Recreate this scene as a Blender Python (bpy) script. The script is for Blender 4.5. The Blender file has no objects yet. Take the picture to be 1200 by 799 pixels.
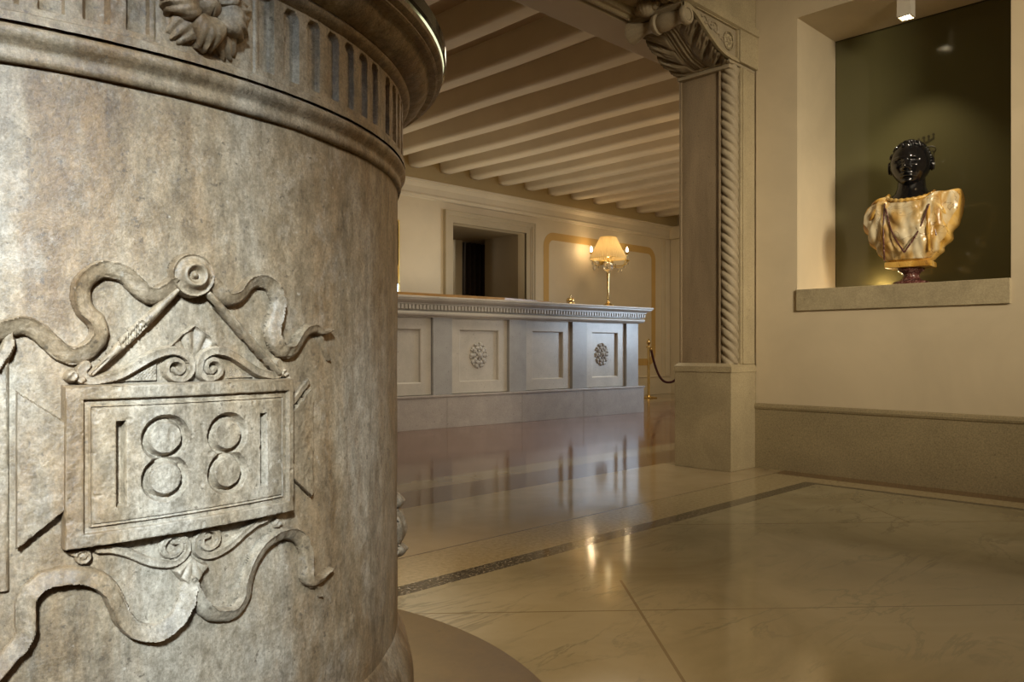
import bpy, bmesh, math, random
import numpy as np
from mathutils import Vector, Matrix
PI = math.pi
random.seed(4)
rng = np.random.default_rng(5)
scene = bpy.context.scene
COL = scene.collection

# ------------------------------------------------------------------ camera
CAM_H = 0.72
AZ = math.atan2(946, 928)
cam_data = bpy.data.cameras.new('camera')
cam = bpy.data.objects.new('camera', cam_data)
COL.objects.link(cam)
cam.location = (0, 0, CAM_H)
cam.rotation_euler = (PI/2, 0, AZ - PI/2)
cam_data.sensor_fit = 'HORIZONTAL'
cam_data.sensor_width = 36.0
cam_data.lens = 36.0*928/1200
cam_data.shift_y = (409-399.5)/1200
cam_data.clip_start = 0.02
scene.camera = cam

# ------------------------------------------------------------------ view, world, lights
vs = scene.view_settings
vs.view_transform = 'Standard'
vs.look = 'None'
vs.gamma = 1
vs.use_curve_mapping = False
vs.exposure = 0.0
world = bpy.data.worlds.new('world')
scene.world = world
world.use_nodes = True
bg = world.node_tree.nodes['Background']
bg.inputs[0].default_value = (0.75, 0.62, 0.42, 1)
bg.inputs[1].default_value = 0.12

WARM = (1.0, 0.70, 0.37)
SOFT = (1.0, 0.86, 0.63)
AMBER = (1.0, 0.60, 0.24)
COOL = (0.66, 0.82, 1.0)

def area(name, loc, target, sx, sy, power, color, spread=180):
    d = bpy.data.lights.new(name, 'AREA')
    d.shape = 'RECTANGLE'
    d.size = sx
    d.size_y = sy
    d.energy = power
    d.color = color
    d.spread = math.radians(spread)
    o = bpy.data.objects.new(name, d)
    COL.objects.link(o)
    o.location = loc
    o.rotation_euler = (Vector(target)-Vector(loc)).to_track_quat('-Z', 'Y').to_euler()
    return o

def spot(name, loc, target, power, color, size=60, blend=0.6, radius=0.03):
    d = bpy.data.lights.new(name, 'SPOT')
    d.energy = power
    d.color = color
    d.spot_size = math.radians(size)
    d.spot_blend = blend
    d.shadow_soft_size = radius
    o = bpy.data.objects.new(name, d)
    COL.objects.link(o)
    o.location = loc
    o.rotation_euler = (Vector(target)-Vector(loc)).to_track_quat('-Z', 'Y').to_euler()
    return o

def point(name, loc, power, color, radius=0.03):
    d = bpy.data.lights.new(name, 'POINT')
    d.energy = power
    d.color = color
    d.shadow_soft_size = radius
    o = bpy.data.objects.new(name, d)
    COL.objects.link(o)
    o.location = loc
    return o

# daylight from the high entrance window behind the camera, cool; then two added spots
area('entrance_daylight', (-0.95, -1.35, 2.15), (0.30, 1.0, 0.62), 0.30, 0.30, 6.2, COOL, 20)
spot('wellhead_fill_upper', (-0.1, -1.35, 1.85), (0.42, 0.92, 1.07), 17, COOL, 15, 1.0, 0.08)  # unseen narrow spot added for a cool patch on the frieze flower
spot('wellhead_fill_lower', (-0.1, -1.4, 1.6), (0.42, 0.92, 0.34), 15, COOL, 15, 1.0, 0.08)  # unseen narrow spot added for a cool patch low on the shaft
# warm unseen area lights around the front hall, two of them added fill
area('hall_ceiling_light', (2.4, 0.2, 3.1), (2.4, 0.2, 0), 2.2, 2.2, 9.5, SOFT)
area('hall_wall_fill', (1.9, -2.2, 2.3), (4.5, 2.2, 1.3), 0.9, 0.9, 18, SOFT, 50)  # unseen area lamp added to brighten the pier faces
area('hall_side_fill', (3.5, -0.6, 2.4), (0.8, 1.2, 0.8), 0.5, 0.5, 2.4, WARM, 50)  # added to warm the right edge of the wellhead, no fixture there
area('hall_ceiling_light_side', (-1.5, 0.4, 2.3), (0.0, 1.2, 1.1), 0.5, 0.5, 3.8, AMBER, 100)
area('lobby_light_on_wellhead', (2.2, 3.6, 2.4), (0.6, 1.6, 0.8), 0.7, 0.7, 20, WARM, 80)
# back room: unseen soft fill added under the beams, window daylight from the right
area('lobby_ceiling_fill', (4.6, 4.4, 2.75), (4.6, 4.4, 0), 3.5, 1.2, 34, SOFT)
area('lobby_ceiling_fill_far', (9.3, 4.7, 2.75), (9.3, 5.2, 0), 1.7, 1.2, 30, SOFT)
area('lobby_window_daylight', (8.9, 3.3, 1.3), (7.0, 5.4, 0.75), 1.0, 1.2, 12, COOL, 80)
spot('lobby_beam_uplight', (6.6, 3.1, 1.5), (6.9, 4.6, 3.0), 34, WARM, 120, 1.0, 0.1)
area('lobby_up_fill', (6.0, 6.9, 1.0), (6.0, 5.2, 3.0), 3.0, 0.3, 16, SOFT)  # unseen area lamp added to lift the beam undersides
spot('counter_spot', (2.6, 3.6, 2.4), (4.25, 5.7, 0.75), 14, (1.0, 0.95, 0.88), 26, 0.9, 0.05)

# ------------------------------------------------------------------ node helpers
class NB:
    def __init__(self, name):
        self.m = bpy.data.materials.new(name)
        self.m.use_nodes = True
        self.t = self.m.node_tree
        self.n = self.t.nodes
        self.b = self.n['Principled BSDF']
        g = self.n.new('ShaderNodeNewGeometry')
        self.P = g.outputs['Position']
    def link(self, a, b):
        self.t.links.new(a, b)
    def put(self, sock, v):
        if isinstance(v, bpy.types.NodeSocket):
            self.link(v, sock)
        elif isinstance(v, (tuple, list)):
            if len(v) == 3 and sock.type == 'RGBA':
                v = (*v, 1)
            sock.default_value = v
        else:
            sock.default_value = v
    def math(self, op, a, b=0.0, c=0.0, clamp=False):
        n = self.n.new('ShaderNodeMath')
        n.operation = op
        n.use_clamp = clamp
        self.put(n.inputs[0], a)
        self.put(n.inputs[1], b)
        self.put(n.inputs[2], c)
        return n.outputs[0]
    def map(self, scale=(1, 1, 1), rot=(0, 0, 0), loc=(0, 0, 0)):
        n = self.n.new('ShaderNodeMapping')
        self.link(self.P, n.inputs[0])
        n.inputs['Location'].default_value = loc
        n.inputs['Rotation'].default_value = rot
        n.inputs['Scale'].default_value = scale
        return n.outputs[0]
    def noise(self, scale, detail=5, rough=0.55, vec=None, dist=0.0):
        n = self.n.new('ShaderNodeTexNoise')
        self.link(vec if vec is not None else self.P, n.inputs['Vector'])
        n.inputs['Scale'].default_value = scale
        n.inputs['Detail'].default_value = detail
        n.inputs['Roughness'].default_value = rough
        n.inputs['Distortion'].default_value = dist
        return n.outputs['Fac']
    def voronoi(self, scale, vec=None, feature='F1', out='Distance'):
        n = self.n.new('ShaderNodeTexVoronoi')
        n.feature = feature
        self.link(vec if vec is not None else self.P, n.inputs['Vector'])
        n.inputs['Scale'].default_value = scale
        return n.outputs[out]
    def ramp(self, f, stops):
        n = self.n.new('ShaderNodeValToRGB')
        self.put(n.inputs[0], f)
        e = n.color_ramp.elements
        e[0].position, e[0].color = stops[0][0], (*stops[0][1], 1)
        e[1].position, e[1].color = stops[-1][0], (*stops[-1][1], 1)
        for p, c in stops[1:-1]:
            x = e.new(p)
            x.color = (*c, 1)
        return n.outputs[0]
    def rng(self, f, a, b, c=0.0, d=1.0):
        n = self.n.new('ShaderNodeMapRange')
        self.put(n.inputs[0], f)
        for i, v in enumerate((a, b, c, d)):
            n.inputs[i+1].default_value = v
        return n.outputs[0]
    def mix(self, f, a, b, mode='MIX'):
        n = self.n.new('ShaderNodeMix')
        n.data_type = 'RGBA'
        n.blend_type = mode
        self.put(n.inputs[0], f)
        self.put(n.inputs[6], a)
        self.put(n.inputs[7], b)
        return n.outputs[2]
    def bump(self, h, strength=0.3, dist=0.01, normal=None):
        n = self.n.new('ShaderNodeBump')
        n.inputs['Strength'].default_value = strength
        n.inputs['Distance'].default_value = dist
        self.link(h, n.inputs['Height'])
        if normal is not None:
            self.link(normal, n.inputs['Normal'])
        return n.outputs[0]
    def out(self, color, rough=0.6, normal=None, **k):
        self.put(self.b.inputs['Base Color'], color)
        self.put(self.b.inputs['Roughness'], rough)
        if normal is not None:
            self.link(normal, self.b.inputs['Normal'])
        for key, v in k.items():
            self.put(self.b.inputs[key.replace('_', ' ')], v)
        return self.m
    def sep(self):
        n = self.n.new('ShaderNodeSeparateXYZ')
        self.link(self.P, n.inputs[0])
        return n.outputs

def mul(c, k):
    return tuple(min(1, x*k) for x in c)

def stone(name, base, vary=0.25, scale=3.0, grain=160, grain_amt=0.25, rough=0.6, bump=0.25, vertical=False, warmth=None, stain=None, spec=0.4):
    q = NB(name)
    v = q.map((1, 1, 0.22)) if vertical else q.P
    big = q.noise(scale, 6, 0.6, v, 0.4)
    c = q.ramp(q.rng(big, 0.3, 0.7), [(0, mul(base, 1-vary)), (1, mul(base, 1+vary))])
    if warmth is not None:
        w = q.noise(scale*0.45, 4, 0.6, v, 0.8)
        c = q.mix(q.rng(w, 0.42, 0.64, 0, 0.8), c, warmth, 'MIX')
    if stain is not None:
        w = q.noise(scale*1.9, 8, 0.7, q.map((1, 1, 0.12), loc=(3, 1, 2)))
        c = q.mix(q.rng(w, 0.55, 0.75, 0, 0.6), c, stain)
    g = q.noise(grain, 4, 0.7)
    c = q.mix(1.0, c, q.ramp(q.rng(g, 0.32, 0.68), [(0, (1-grain_amt,)*3), (1, (1,)*3)]), 'MULTIPLY')
    sp = q.noise(grain*0.45, 2, 0.5)
    c = q.mix(q.rng(sp, 0.68, 0.74, 0, 0.5), c, mul(base, 0.35))
    h = q.math('ADD', q.math('MULTIPLY', g, 0.5), q.noise(grain*0.2, 6, 0.6))
    nrm = q.bump(h, bump, 0.004)
    return q.out(c, rough, nrm, Specular_IOR_Level=spec)

def plain(name, base, rough=0.5, metal=0.0, vary=0.08, scale=6.0, bump=0.0, **k):
    q = NB(name)
    c = q.ramp(q.rng(q.noise(scale, 5, 0.6), 0.3, 0.7), [(0, mul(base, 1-vary)), (1, mul(base, 1+vary))])
    nrm = q.bump(q.noise(scale*12, 4), bump, 0.004) if bump else None
    return q.out(c, rough, nrm, Metallic=metal, **k)

M = {}
# weathered Istrian stone of the wellhead with warm stains and grey patches
def make_well_stone():
    q = NB('weathered_stone')
    v = q.map((1, 1, 0.4))
    a = q.noise(3.4, 9, 0.68, v, 0.3)
    c = q.ramp(q.rng(a, 0.38, 0.62), [(0, (0.29, 0.18, 0.085)), (0.45, (0.40, 0.30, 0.185)), (1, (0.52, 0.45, 0.345))])
    b = q.noise(5.0, 12, 0.78, q.map((1, 1, 0.3), loc=(5, 2, 1)), 0.2)
    c = q.mix(q.rng(b, 0.49, 0.60, 0, 0.6), c, (0.27, 0.16, 0.07))
    d = q.noise(16, 12, 0.8, q.map((1, 1, 0.16), loc=(2, 7, 1)))
    c = q.mix(q.rng(d, 0.50, 0.64, 0, 0.65), c, (0.165, 0.125, 0.08))
    e = q.noise(12, 12, 0.8, q.map((1, 1, 0.7), loc=(9, 7, 4)))
    c = q.mix(q.rng(e, 0.52, 0.64, 0, 0.45), c, (0.56, 0.50, 0.41))
    k = q.noise(48, 10, 0.8, q.map((1, 1, 0.6), loc=(1, 7, 4)))
    c = q.mix(1.0, c, q.ramp(q.rng(k, 0.38, 0.62), [(0, (0.52, 0.50, 0.46)), (1, (1.08, 1.08, 1.08))]), 'MULTIPLY')
    g = q.noise(260, 5, 0.8)
    c = q.mix(1.0, c, q.ramp(q.rng(g, 0.36, 0.64), [(0, (0.58, 0.57, 0.54)), (1, (1, 1, 1))]), 'MULTIPLY')
    s = q.noise(110, 3, 0.6)
    c = q.mix(q.rng(s, 0.64, 0.70, 0, 0.75), c, (0.09, 0.065, 0.04))
    c = q.mix(q.rng(q.noise(70, 4, 0.6, q.map(loc=(4, 4, 4))), 0.68, 0.74, 0, 0.4), c, (0.55, 0.49, 0.39))
    c = q.mix(1.0, c, (0.86, 0.82, 0.76), 'MULTIPLY')
    h = q.math('ADD', q.math('MULTIPLY', g, 0.4), q.math('ADD', q.noise(45, 8, 0.65), q.math('MULTIPLY', q.noise(9, 4), 1.2)))
    return q.out(c, 0.5, q.bump(h, 0.5, 0.004), Specular_IOR_Level=0.45)
M['well'] = make_well_stone()
M['pier'] = stone('pier_stone', (0.44, 0.365, 0.23), 0.14, 4, 120, 0.3, 0.5, 0.25)
M['pier_shaft'] = stone('brown_shaft_marble', (0.31, 0.235, 0.15), 0.28, 5, 150, 0.3, 0.42, 0.2, vertical=True, stain=(0.17, 0.11, 0.06))
M['carved'] = stone('carved_capital_stone', (0.38, 0.315, 0.215), 0.12, 7, 160, 0.25, 0.55, 0.3)
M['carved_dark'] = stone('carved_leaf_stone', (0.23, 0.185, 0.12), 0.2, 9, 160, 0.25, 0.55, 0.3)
M['skirting'] = stone('speckled_skirting_stone', (0.36, 0.295, 0.175), 0.12, 3, 130, 0.4, 0.5, 0.2)
M['sill'] = stone('sill_stone', (0.42, 0.355, 0.23), 0.16, 8, 130, 0.3, 0.5, 0.2)
M['counter'] = stone('counter_marble', (0.50, 0.465, 0.41), 0.12, 5, 120, 0.12, 0.28, 0.08, spec=0.5)
M['counter_dark'] = stone('counter_pilaster_marble', (0.36, 0.355, 0.35), 0.12, 5, 120, 0.12, 0.28, 0.08, spec=0.5)
M['plinth'] = stone('counter_plinth_marble', (0.40, 0.36, 0.33), 0.12, 6, 90, 0.2, 0.3, 0.08, spec=0.5)
M['rosette'] = stone('carved_rosette_stone', (0.47, 0.45, 0.42), 0.1, 9, 120, 0.2, 0.4, 0.2)

def plaster(name, base, vary=0.06):
    q = NB(name)
    c = q.ramp(q.rng(q.noise(1.7, 5, 0.6, None, 0.5), 0.3, 0.7), [(0, mul(base, 1-vary)), (1, mul(base, 1+vary))])
    h = q.noise(14, 6, 0.6)
    return q.out(c, 0.55, q.bump(h, 0.12, 0.004), Specular_IOR_Level=0.3)
M['plaster'] = plaster('cream_stucco', (0.56, 0.475, 0.335), 0.09)
M['plaster_back'] = plaster('pale_cream_wall', (0.66, 0.565, 0.40))
M['plaster_white'] = plaster('white_trim_paint', (0.66, 0.58, 0.43))
M['trim_beige'] = plaster('beige_window_stone', (0.45, 0.375, 0.25))
M['ochre'] = plaster('ochre_painted_band', (0.56, 0.36, 0.12))
M['frieze_yellow'] = plaster('pale_ochre_frieze', (0.50, 0.39, 0.20))
M['beam'] = plaster('whitewashed_beam', (0.70, 0.62, 0.48))
M['board'] = plaster('ceiling_board', (0.50, 0.40, 0.28))
M['header'] = plaster('header_paint', (0.50, 0.43, 0.33))
M['brass'] = plain('polished_brass', (0.80, 0.62, 0.30), 0.16, 1.0)
M['gilt'] = plain('gilded_wood', (0.80, 0.58, 0.18), 0.3, 0.9)
M['wood'] = plain('varnished_wood', (0.32, 0.18, 0.06), 0.3, 0, 0.25, 9)
M['rope'] = plain('dark_red_velvet', (0.06, 0.012, 0.016), 0.8, 0, 0.2, 40, 0.4)
M['curtain'] = plain('dark_brown_velvet', (0.045, 0.03, 0.022), 0.85, 0, 0.2, 20)
M['red_cloth'] = plain('red_upholstery', (0.30, 0.06, 0.04), 0.7, 0, 0.5, 16)
M['white_metal'] = plain('white_lacquered_metal', (0.62, 0.58, 0.5), 0.4)
M['chrome'] = plain('steel_bezel', (0.7, 0.65, 0.55), 0.2, 1.0)
M['black_stone'] = plain('polished_black_marble', (0.007, 0.007, 0.008), 0.10, 0, 0.2, 20, 0.08, Specular_IOR_Level=0.7)
M['porphyry'] = NB('red_veined_marble')
q = M['porphyry']
M['porphyry'] = q.out(q.ramp(q.noise(38, 8, 0.7, None, 2.0), [(0.35, (0.035, 0.012, 0.01)), (0.55, (0.12, 0.04, 0.035)), (0.62, (0.42, 0.30, 0.25)), (0.68, (0.10, 0.03, 0.03))]), 0.2)
def alabaster(name, stops, scale):
    q = NB(name)
    nz = q.noise(scale, 5, 0.55, q.map((1, 1, 0.5)), 0.9)
    c = q.ramp(nz, stops)
    vein = q.noise(9, 2, 0.5, q.map(loc=(2, 3, 4)), 1.0)
    vv = q.math('ABSOLUTE', q.math('SUBTRACT', vein, 0.5))
    c = q.mix(q.rng(vv, 0.0, 0.010, 0.7, 0), c, (0.13, 0.05, 0.015))
    return q.out(c, 0.24, None, Specular_IOR_Level=0.6)
M['alabaster'] = alabaster('honey_alabaster', [(0.34, (0.27, 0.12, 0.02)), (0.46, (0.56, 0.31, 0.055)), (0.58, (0.72, 0.46, 0.13)), (0.72, (0.78, 0.60, 0.30))], 7)
M['alabaster_pale'] = alabaster('pale_alabaster', [(0.36, (0.42, 0.23, 0.055)), (0.46, (0.60, 0.42, 0.18)), (0.6, (0.70, 0.61, 0.42))], 8)
q = NB('green_lacquered_glass')
c = q.ramp(q.noise(0.8, 3), [(0.3, (0.105, 0.10, 0.045)), (0.7, (0.135, 0.128, 0.065))])
M['green_glass'] = q.out(c, 0.12, None, Specular_IOR_Level=0.55)
M['emblem'] = plain('dark_gold_etching', (0.035, 0.03, 0.008), 0.5)
q = NB('clear_green_glass')
M['glass'] = q.out((0.60, 0.72, 0.58), 0.03, None, Transmission_Weight=1.0, IOR=1.48)
q = NB('crystal')
M['crystal'] = q.out((0.98, 0.93, 0.8), 0.05, q.bump(q.voronoi(90), 0.5, 0.004), Transmission_Weight=0.75, IOR=1.5)
def emit(name, col, s):
    q = NB(name)
    return q.out(col, 0.5, None, Emission_Color=(*col, 1), Emission_Strength=s)
M['bulb'] = emit('lit_bulb', (1.0, 0.80, 0.45), 22)
M['lens'] = emit('lit_spot_lens', (1.0, 0.88, 0.62), 14)

# pleated shade lit from inside
q = NB('pleated_silk_shade')
M['shade'] = q.out((0.72, 0.55, 0.27), 0.7, None, Transmission_Weight=0.0)
tr = q.n.new('ShaderNodeBsdfTranslucent')
tr.inputs[0].default_value = (0.95, 0.74, 0.38, 1)
mx = q.n.new('ShaderNodeMixShader')
mx.inputs[0].default_value = 0.3
q.link(q.b.outputs[0], mx.inputs[1])
q.link(tr.outputs[0], mx.inputs[2])
q.link(mx.outputs[0], q.n['Material Output'].inputs[0])

# ---- floor: diagonal marble slabs, borders and the coloured bands of the lobby
def make_floor():
    q = NB('polished_marble_floor')
    X, Y, Z = q.sep()
    # slab marble with soft grey veins
    vd = q.map((1, 1, 1), (0, 0, math.radians(20)))
    cloud = q.noise(1.6, 6, 0.6, vd, 0.8)
    marble = q.ramp(q.rng(cloud, 0.3, 0.7), [(0, (0.24, 0.205, 0.125)), (0.5, (0.32, 0.28, 0.18)), (1, (0.39, 0.345, 0.235))])
    vn = q.math('ABSOLUTE', q.math('SUBTRACT', q.noise(1.9, 9, 0.62, q.map((1.0, 3.4, 1), (0, 0, math.radians(-52))), 0.7), 0.5))
    veinm = q.math('MULTIPLY', q.rng(vn, 0.0, 0.03, 1, 0), q.rng(q.noise(2.5, 3), 0.40, 0.7, 0.0, 0.6))
    marble = q.mix(veinm, marble, (0.12, 0.11, 0.075))
    fl = q.noise(9, 6, 0.7, q.map((1, 2.5, 1), (0, 0, math.radians(-38))))
    marble = q.mix(q.rng(fl, 0.64, 0.76, 0, 0.4), marble, (0.2, 0.18, 0.14))
    # diagonal joints: frame turned so its depth axis runs from the camera
    a = AZ + math.radians(2.6)
    ca, sa = math.cos(a), math.sin(a)
    D = q.math('ADD', q.math('MULTIPLY', X, ca), q.math('MULTIPLY', Y, sa))
    L = q.math('SUBTRACT', q.math('MULTIPLY', X, sa), q.math('MULTIPLY', Y, ca))
    def line(v, c, w):
        return q.math('LESS_THAN', q.math('ABSOLUTE', q.math('SUBTRACT', v, c)), w)
    def gt(v, c): return q.math('GREATER_THAN', v, c)
    def lt(v, c): return q.math('LESS_THAN', v, c)
    def AND(*x):
        r = x[0]
        for y in x[1:]: r = q.math('MULTIPLY', r, y)
        return r
    def OR(*x):
        r = x[0]
        for y in x[1:]: r = q.math('MAXIMUM', r, y)
        return r
    j = OR(line(D, 2.165, 0.0035), line(D, 3.215, 0.0045), line(D, 3.735, 0.0045), line(D, 1.10, 0.003), line(D, 0.05, 0.003), line(D, -1.0, 0.003), line(D, -2.05, 0.003),
           AND(line(L, 0.45, 0.004), lt(D, 2.45)), AND(line(L, -0.9, 0.004), lt(D, 2.16)), AND(line(L, 1.80, 0.004), gt(D, 3.215), lt(D, 3.735)),
           AND(line(L, 2.38, 0.004), gt(D, 3.215)), AND(line(L, 1.8, 0.004), lt(D, 1.1)))
    marble = q.mix(q.math('MULTIPLY', j, 0.75), marble, (0.17, 0.125, 0.065))
    # speckled cream terrazzo
    sp = q.noise(60, 3, 0.7)
    cream = q.ramp(q.rng(sp, 0.3, 0.7), [(0, (0.30, 0.24, 0.135)), (1, (0.42, 0.345, 0.21))])
    cream2 = q.ramp(q.rng(q.noise(3, 5, 0.6), 0.3, 0.7), [(0, (0.34, 0.265, 0.155)), (1, (0.42, 0.34, 0.215))])
    mos = q.ramp(q.noise(95, 2, 0.6), [(0.42, (0.03, 0.024, 0.017)), (0.56, (0.10, 0.085, 0.06)), (0.68, (0.36, 0.31, 0.23))])
    brown = q.ramp(q.noise(4, 5), [(0.3, (0.15, 0.085, 0.04)), (0.7, (0.19, 0.11, 0.055))])
    tan = q.ramp(q.noise(5, 5), [(0.3, (0.28, 0.215, 0.13)), (0.7, (0.33, 0.26, 0.165))])
    rose = q.ramp(q.noise(2.2, 5, 0.6, None, 0.5), [(0.3, (0.15, 0.075, 0.045)), (0.7, (0.21, 0.11, 0.075))])
    c = marble
    bord = OR(gt(Y, 1.955), gt(X, 4.15))
    c = q.mix(bord, c, cream)
    c = q.mix(AND(gt(X, 4.30), lt(Y, 2.3)), c, brown)
    dark = OR(AND(gt(Y, 1.877), lt(Y, 1.955), lt(X, 4.15)), AND(gt(X, 4.105), lt(X, 4.15), lt(Y, 1.955)))
    c = q.mix(dark, c, mos)
    c = q.mix(gt(Y, 2.215), c, cream2)
    c = q.mix(q.math('MULTIPLY', line(Y, 2.215, 0.0045), 0.85), c, (0.12, 0.085, 0.05))
    c = q.mix(gt(Y, 2.895), c, brown)
    c = q.mix(gt(Y, 3.228), c, tan)
    c = q.mix(gt(Y, 3.46), c, rose)
    c = q.mix(gt(Y, 6.35), c, tan)
    c = q.mix(line(Y, 6.75, 0.05), c, brown)
    w = q.noise(1.1, 2, 0.4)
    nrm = q.bump(w, 0.035, 0.05)
    rr = q.rng(q.noise(3, 5), 0.3, 0.7, 0.07, 0.14)
    return q.out(c, rr, nrm, Specular_IOR_Level=0.5)
M['floor'] = make_floor()
M['disc'] = stone('brown_floor_disc_stone', (0.125, 0.083, 0.030), 0.15, 5, 60, 0.15, 0.42, 0.05)

# ------------------------------------------------------------------ mesh helpers
class MB:
    """collects geometry in world space"""
    def __init__(self): self.v = []; self.f = []; self.n = 0
    def add(self, v, f):
        v = np.asarray(v, float).reshape(-1, 3)
        o = self.n
        self.v.append(v); self.n += len(v)
        self.f += [tuple(int(i)+o for i in x) for x in f]
        return self
    def box(self, a, b, bev=0.0):
        x0, y0, z0 = (min(a[i], b[i]) for i in range(3))
        x1, y1, z1 = (max(a[i], b[i]) for i in range(3))
        if bev <= 0:
            v = [(x, y, z) for x in (x0, x1) for y in (y0, y1) for z in (z0, z1)]
            return self.add(v, [(0, 1, 3, 2), (4, 6, 7, 5), (0, 4, 5, 1), (2, 3, 7, 6), (0, 2, 6, 4), (1, 5, 7, 3)])
        bm = bmesh.new()
        bmesh.ops.create_cube(bm, size=1)
        for w in bm.verts:
            w.co = Vector(((x0+x1)/2+w.co.x*(x1-x0), (y0+y1)/2+w.co.y*(y1-y0), (z0+z1)/2+w.co.z*(z1-z0)))
        bmesh.ops.bevel(bm, geom=list(bm.edges), offset=bev, segments=2, affect='EDGES', profile=0.5)
        bm.verts.index_update()
        self.add([w.co[:] for w in bm.verts], [[w.index for w in fc.verts] for fc in bm.faces])
        bm.free()
        return self
    def grid(self, P, closed_u=False, closed_v=False, flip=False):
        P = np.asarray(P); nu, nv = P.shape[:2]
        f = []
        for i in range(nu if closed_u else nu-1):
            for j in range(nv if closed_v else nv-1):
                a, b, c, d = i*nv+j, ((i+1) % nu)*nv+j, ((i+1) % nu)*nv+(j+1) % nv, i*nv+(j+1) % nv
                f.append((a, d, c, b) if flip else (a, b, c, d))
        return self.add(P.reshape(-1, 3), f)
    def lathe(self, prof, c=(0, 0, 0), seg=48, axis='Z', cap=True, mod=None):
        prof = np.asarray(prof, float)
        th = np.linspace(0, 2*PI, seg, endpoint=False)
        R = prof[:, 0][None, :]*np.ones((seg, 1))
        if mod is not None: R = R*mod(th[:, None], prof[:, 1][None, :])
        H = prof[:, 1][None, :]*np.ones((seg, 1))
        cx, sx = R*np.cos(th)[:, None], R*np.sin(th)[:, None]
        if axis == 'Z': P = np.stack([cx, sx, H], -1)
        elif axis == 'Y': P = np.stack([sx, H, cx], -1)
        else: P = np.stack([H, cx, sx], -1)
        P = P+np.array(c)
        o = self.n
        self.grid(P, closed_u=True)
        if cap:
            n = len(prof)
            if prof[0, 0] > 1e-6: self.f.append(tuple(o+i*n for i in reversed(range(seg))))
            if prof[-1, 0] > 1e-6: self.f.append(tuple(o+i*n+n-1 for i in range(seg)))
        return self
    def tube(self, pts, r, seg=10, cap=True):
        pts = np.asarray(pts, float); n = len(pts)
        r = np.ones(n)*r if np.isscalar(r) else np.asarray(r)
        T = np.gradient(pts, axis=0); T /= np.linalg.norm(T, axis=1)[:, None]+1e-12
        up = np.array([0, 0, 1.0]) if abs(T[0][2]) < 0.9 else np.array([1.0, 0, 0])
        rows = []
        for i in range(n):
            a = np.cross(T[i], up); a /= np.linalg.norm(a)+1e-12
            b = np.cross(a, T[i]); up = b
            th = np.linspace(0, 2*PI, seg, endpoint=False)[:, None]
            rows.append(pts[i]+r[i]*(np.cos(th)*a+np.sin(th)*b))
        o = self.n
        self.grid(np.array(rows), closed_v=True, flip=True)
        if cap:
            self.f.append(tuple(o+k for k in range(seg)))
            self.f.append(tuple(o+(n-1)*seg+k for k in reversed(range(seg))))
        return self
    def prism(self, poly, y0, y1, axis='Y'):
        """poly in the plane across the axis: Y -> (x,z), X -> (y,z), Z -> (x,y)"""
        n = len(poly)
        def mk(p, w):
            return {'Y': (p[0], w, p[1]), 'X': (w, p[0], p[1]), 'Z': (p[0], p[1], w)}[axis]
        v = [mk(p, y0) for p in poly]+[mk(p, y1) for p in poly]
        f = [tuple(range(n)), tuple(range(2*n-1, n-1, -1))]+[(i, i+n, (i+1) % n+n, (i+1) % n) for i in range(n)]
        return self.add(v, f)
    def sphere(self, c, r, seg=20, rings=12, sc=(1, 1, 1)):
        ph = np.linspace(0, PI, rings+1)
        prof = [(max(r*math.sin(p), 1e-5), -r*math.cos(p)) for p in ph]
        o = len(self.v)
        self.lathe(prof, (0, 0, 0), seg, cap=False)
        self.v[-1] = self.v[-1]*np.array(sc)+np.array(c)
        return self
    def build(self, name, mat, parent=None, smooth=0, T=None):
        V = np.concatenate(self.v)
        if T is not None: V = T(V)
        me = bpy.data.meshes.new(name)
        me.from_pydata([tuple(x) for x in V], [], self.f)
        bm = bmesh.new(); bm.from_mesh(me)
        bmesh.ops.recalc_face_normals(bm, faces=bm.faces)
        bm.to_mesh(me); bm.free()
        me.materials.append(mat if not isinstance(mat, str) else M[mat])
        if smooth:
            me.shade_smooth()
            if smooth < 180:
                me.set_sharp_from_angle(angle=math.radians(smooth))
        o = bpy.data.objects.new(name, me)
        COL.objects.link(o)
        if parent is not None:
            o.parent = parent
            o.matrix_parent_inverse = WM[parent.name].inverted()
            WM[o.name] = Matrix.Identity(4)
        else:
            WM[o.name] = Matrix.Identity(4)
        return o
WM = {}
def thing(name, label, cat, loc=(0, 0, 0), group=None):
    o = bpy.data.objects.new(name, None); COL.objects.link(o)
    o.location = loc; o.empty_display_size = 0.1
    o['label'] = label; o['category'] = cat
    if group: o['group'] = group
    WM[o.name] = Matrix.Translation(loc)
    return o
def struct(mb, name, mat, smooth=0):
    o = mb.build(name, mat, None, smooth); o['kind'] = 'structure'
    return o
def tag(o, label, cat, group=None):
    o['label'] = label; o['category'] = cat
    if group: o['group'] = group
    return o
def dup(root, delta, label=None):
    def cp(o, par):
        c = o.copy(); COL.objects.link(c)
        if par is not None:
            inv = o.matrix_parent_inverse.copy()
            c.parent = par
            c.matrix_parent_inverse = inv
        for ch in list(o.children): cp(ch, c)
        return c
    r = cp(root, None)
    r.location = Vector(root.location)+Vector(delta)
    if label: r['label'] = label
    return r
def sm(x, a, b):
    t = np.clip((x-a)/(b-a), 0, 1)
    return t*t*(3-2*t)
_LAT = np.random.default_rng(9).random((257, 257))
def vnoise(x, y):
    """smooth value noise in -1..1"""
    xi = np.floor(x).astype(int); yi = np.floor(y).astype(int)
    fx = x-xi; fy = y-yi
    fx = fx*fx*(3-2*fx); fy = fy*fy*(3-2*fy)
    g = lambda a, b: _LAT[a % 257, b % 257]
    return 2*((g(xi, yi)*(1-fx)+g(xi+1, yi)*fx)*(1-fy)+(g(xi, yi+1)*(1-fx)+g(xi+1, yi+1)*fx)*fy)-1
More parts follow.
